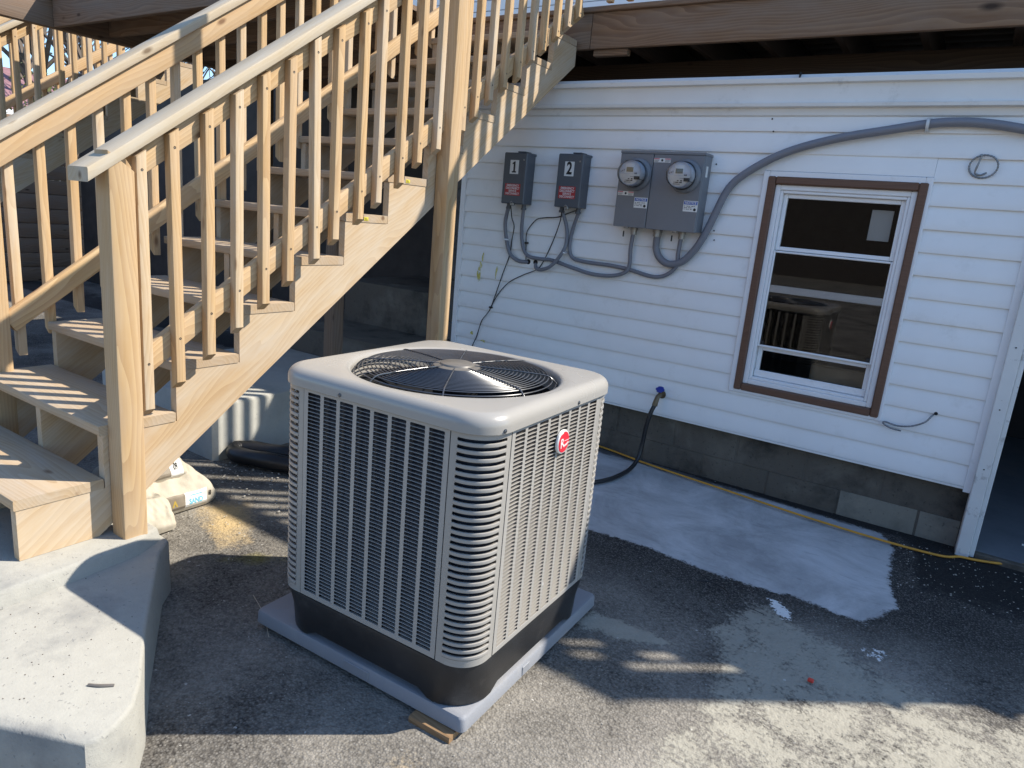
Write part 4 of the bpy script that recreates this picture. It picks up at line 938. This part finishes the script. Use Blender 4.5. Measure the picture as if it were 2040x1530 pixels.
sack_print(o2, S2, 'brand_panel', SACKDK, (.30, .70, .06, .34))
sack_print(o2, S2, 'sand_panel', WHITEP, (.702, .86, .06, .34), k=.0018)
sack_print(o2, S2, 'weight_lettering', BLACKP, None, ('60', .78, .2, -.06, -.12))
cr_p = [(-1.37, 0), (-1.362, .03), (-1.385, .075), (-1.42, .10), (-1.45, .135), (-1.50, .125), (-1.53, .15), (-1.58, .09), (-1.60, 0)]
o3, S3 = sack('sand_bag', cr_p, -.42, -.16, 'crumpled empty sack bunched behind the newel post', 21)

# black drain pipe elbow on the ground behind the unit
m = MB(); m.tube([(-1.35, .86, .05), (-1.62, .72, .055), (-1.86, .60, .06), (-1.93, .535, .06), (-1.87, .49, .052), (-1.66, .56, .05), (-1.40, .66, .05)], lambda u: .046+.0025*math.sin(u*40), 14, 10)
tag(m.build('drain_pipe', HOSE, smooth=60), 'bent black drain pipe lying on the ground left of the unit', 'pipe')

# small rubbish on the asphalt
def pebble(n, x0, x1, y0, y1, s0, s1, mb):
    for _ in range(n):
        x, y = rng.uniform(x0, x1), rng.uniform(y0, y1); s = rng.uniform(s0, s1)
        v = [(x+s*a*rng.uniform(.6, 1.2), y+s*b*rng.uniform(.6, 1.2), s*c*rng.uniform(.5, .9)) for a, b, c in ((1, 0, .1), (0, 1, .1), (-1, 0, .1), (0, -1, .1), (.2, .1, .9))]
        mb.add(v, [(0, 1, 4), (1, 2, 4), (2, 3, 4), (3, 0, 4)])
g = MB(); pebble(260, 1.3, 2.1, 1.6, 2.25, .0015, .006, g); pebble(500, -1.3, 2.0, -1.5, 1.2, .0012, .0035, g); pebble(200, -2.0, -1.2, .2, .7, .002, .009, g); pebble(120, -1.7, -1.1, -.25, .2, .0015, .006, g)
tag(g.build('gravel', simple('pale_grit', (.36, .34, .30), .8, var=.4, vscale=60)), 'pale grit and paint chips strewn over the asphalt', 'gravel', kind='stuff')
g = MB(); 
for _ in range(60):
    x = rng.uniform(-.87, -.35); y = rng.uniform(-1.2, -.75); s = rng.uniform(.001, .003)
    if y < -.75-.7*(x+.55): g.add([(x+s, y, .2055), (x, y+s, .2055), (x-s, y, .2055), (x, y-s*.8, .2055), (x, y, .2055+s)], [(0, 1, 4), (1, 2, 4), (2, 3, 4), (3, 0, 4)])
tag(g.build('grit', simple('dark_grit', (.12, .10, .08), .8)), 'dark specks of grit on the concrete landing', 'grit', kind='stuff')
tag(MB().tube([(.62, 1.03, .006), (.68, 1.05, .012), (.75, 1.03, .010), (.775, .99, .004)], .0028, 6).build('wire_scrap', CABLE), 'short bent black wire scrap beside the concrete apron', 'wire')
tag(MB().tube([(.80, .93, .004), (.86, .96, .006), (.93, .955, .004)], .0014, 5).build('wire_scrap', CABLE), 'thin dark wire scrap near the white cement splash', 'wire')
tag(MB().tube([(-.66, -.30, .006), (-.52, -.36, .012), (-.40, -.43, .008)], .0011, 5).build('straw', simple('dry_straw', (.45, .38, .28), .7)), 'thin dry straw lying in the shadow of the unit', 'straw')
m = MB(); m.bbox(1.165, 1.185, .612, .628, 0, .012, .003); tag(m.build('plastic_cap', simple('red_plastic', (.6, .05, .03), .4)), 'tiny red plastic cap on the cement stained asphalt', 'cap')
tag(MB().tube([(-.33, -1.045, .208), (-.305, -1.03, .209), (-.28, -1.005, .208)], .004, 5).build('twig', simple('grey_twig', (.16, .14, .12), .8)), 'short grey twig on the pale concrete landing', 'twig')
for i in range(1):
    m = MB(); m.bbox(1.86+.09*i, 1.90+.09*i, 2.66+.03*i, 2.675+.03*i, .012, .02, .002); tag(m.build('paint_chip', WHITEP), 'white chip lying on the dark garage floor', 'chip')
m = MB(); m.tube([(2.0, 3.3, .02), (2.1, 3.2, .06), (2.3, 3.25, .03), (2.25, 3.4, .05), (2.1, 3.35, .02)], .012, 6); tag(m.build('cable_heap', CABLE), 'dark tangled cable on the garage floor', 'cable')

# ------------------------------------------------------------------ background beyond the stairs
def tree(x, y, h, seed, label, spread=.42):
    rs = random.Random(seed); r = empty('bare_tree', (x, y, 0)); tag(r, label, 'tree', 'bare trees behind the stairs')
    tk = MB(); cr = MB()
    def grow(p, d, ln, rad, lev):
        q = p+d*ln; mid = p+d*ln*.5+Vector((rs.uniform(-1, 1), rs.uniform(-1, 1), 0))*ln*.06
        (tk if lev < 2 else cr).tube([p, mid, q], lambda u: rad*(1-.4*u), 6 if lev < 2 else 4, 2, False)
        if lev >= 5 or rad < .006: return
        for _ in range(3 if lev < 4 else 2):
            nd = (d+Vector((rs.uniform(-1, 1), rs.uniform(-1, 1), rs.uniform(-.35, .7)))*spread*1.6).normalized()
            grow(p+d*ln*rs.uniform(.55, 1), nd, ln*rs.uniform(.6, .82), rad*.6, lev+1)
    grow(Vector((x, y, 0)), Vector((0, 0, 1)), h*.32, h*.018, 0)
    tk.build('trunk', BRANCH, r); cr.build('crown', BRANCH, r)
tree(-14.2, 5.2, 8, 1, 'bare tree seen between the far left balusters'); tree(-17.5, 8.3, 9, 2, 'bare tree behind the second staircase'); tree(-12.5, 5.9, 7, 5, 'slender bare tree nearest the second staircase', .5)
tree(-21, 7.4, 10, 8, 'tall bare tree at the left edge behind the landing')
def bush(x, y, h, rad, seed, label):
    rs = np.random.default_rng(seed); r = empty('leafy_shrub', (x, y, 0)); tag(r, label, 'shrub'); lf = MB(); sm = MB()
    for k in range(14):
        a = rs.uniform(0, 6.28); rr = rad*rs.uniform(.2, 1); e = Vector((x+rr*math.cos(a), y+rr*math.sin(a), h*rs.uniform(.6, 1)))
        sm.tube([(x, y, 0), (x+.4*(e.x-x), y+.4*(e.y-y), e.z*.5), tuple(e)], lambda u: .02*(1-.7*u), 4, 3, False)
        for _ in range(170):
            t_ = rs.uniform(.3, 1.05); c = Vector((x+(e.x-x)*t_, y+(e.y-y)*t_, e.z*t_))+Vector(rs.normal(0, rad*.18, 3).tolist())
            d = Vector(rs.normal(0, 1, 3).tolist()).normalized(); s_ = d.orthogonal().normalized(); ln = rs.uniform(.04, .09)
            lf.add([c, c+d*ln*.5+s_*ln*.3, c+d*ln, c+d*ln*.5-s_*ln*.3], [(0, 1, 2, 3)])
    lf.build('crown', LEAF, r); sm.build('trunk', BRANCH, r)
bush(-12.0, 4.0, 3.0, .8, 3, 'yellow green budding shrub behind the second staircase')
nb = empty('neighbour_house', (-22, 7, 0)); tag(nb, 'neighbouring house with maroon shingle roof far left', 'house')
m = MB(); m.box(-26, -19.5, 4, 14, 0, 2.4); m.build('wall', simple('neighbour_wall', (.35, .30, .28), .8), nb)
m = MB(); m.prism([(-26.5, 2.3), (-18.8, 2.3), (-22.7, 4.3)], 'y', 3.6, 14.5); m.build('roof', ROOFR, nb)
fn = empty('white_fence', (-13, 4, 0)); tag(fn, 'white vinyl fence beyond the second staircase', 'fence')
for i in range(30): MB().bbox(-13.0, -12.96, 1.2+.2*i, 1.2+.2*i+.17, 0, 2.5, .004).build('picket', FENCEW, fn)
for zz in (.4, 2.25): MB().bbox(-13.05, -13.001, 1.2, 7.2, zz, zz+.09, .004).build('rail', FENCEW, fn)
rw = empty('timber_wall', (-9.7, 1, 0)); tag(rw, 'dark timber retaining wall behind the second staircase', 'wall')
for i in range(11): board('timber', (-9.7+.01*(i % 2), -6, .1+.2*i), (-9.7, 3.9, .1+.2*i), (1, 0, 0), .197, .18, WOODDK, rw, .012)
# house across the driveway, behind the camera (mirrored in the window panes)
ah = empty('house_across', (0, -26, 0)); tag(ah, 'dark sided house across the driveway, seen only as a reflection', 'house')
MB().box(-14, 12, -30, -26, 0, 4.6).build('wall', simple('brown_siding', (.075, .06, .05), .8), ah)
MB().prism([(-30.5, 4.5), (-25.5, 4.5), (-28, 6.6)], 'x', -14.5, 12.5).build('roof', ROOFR, ah)
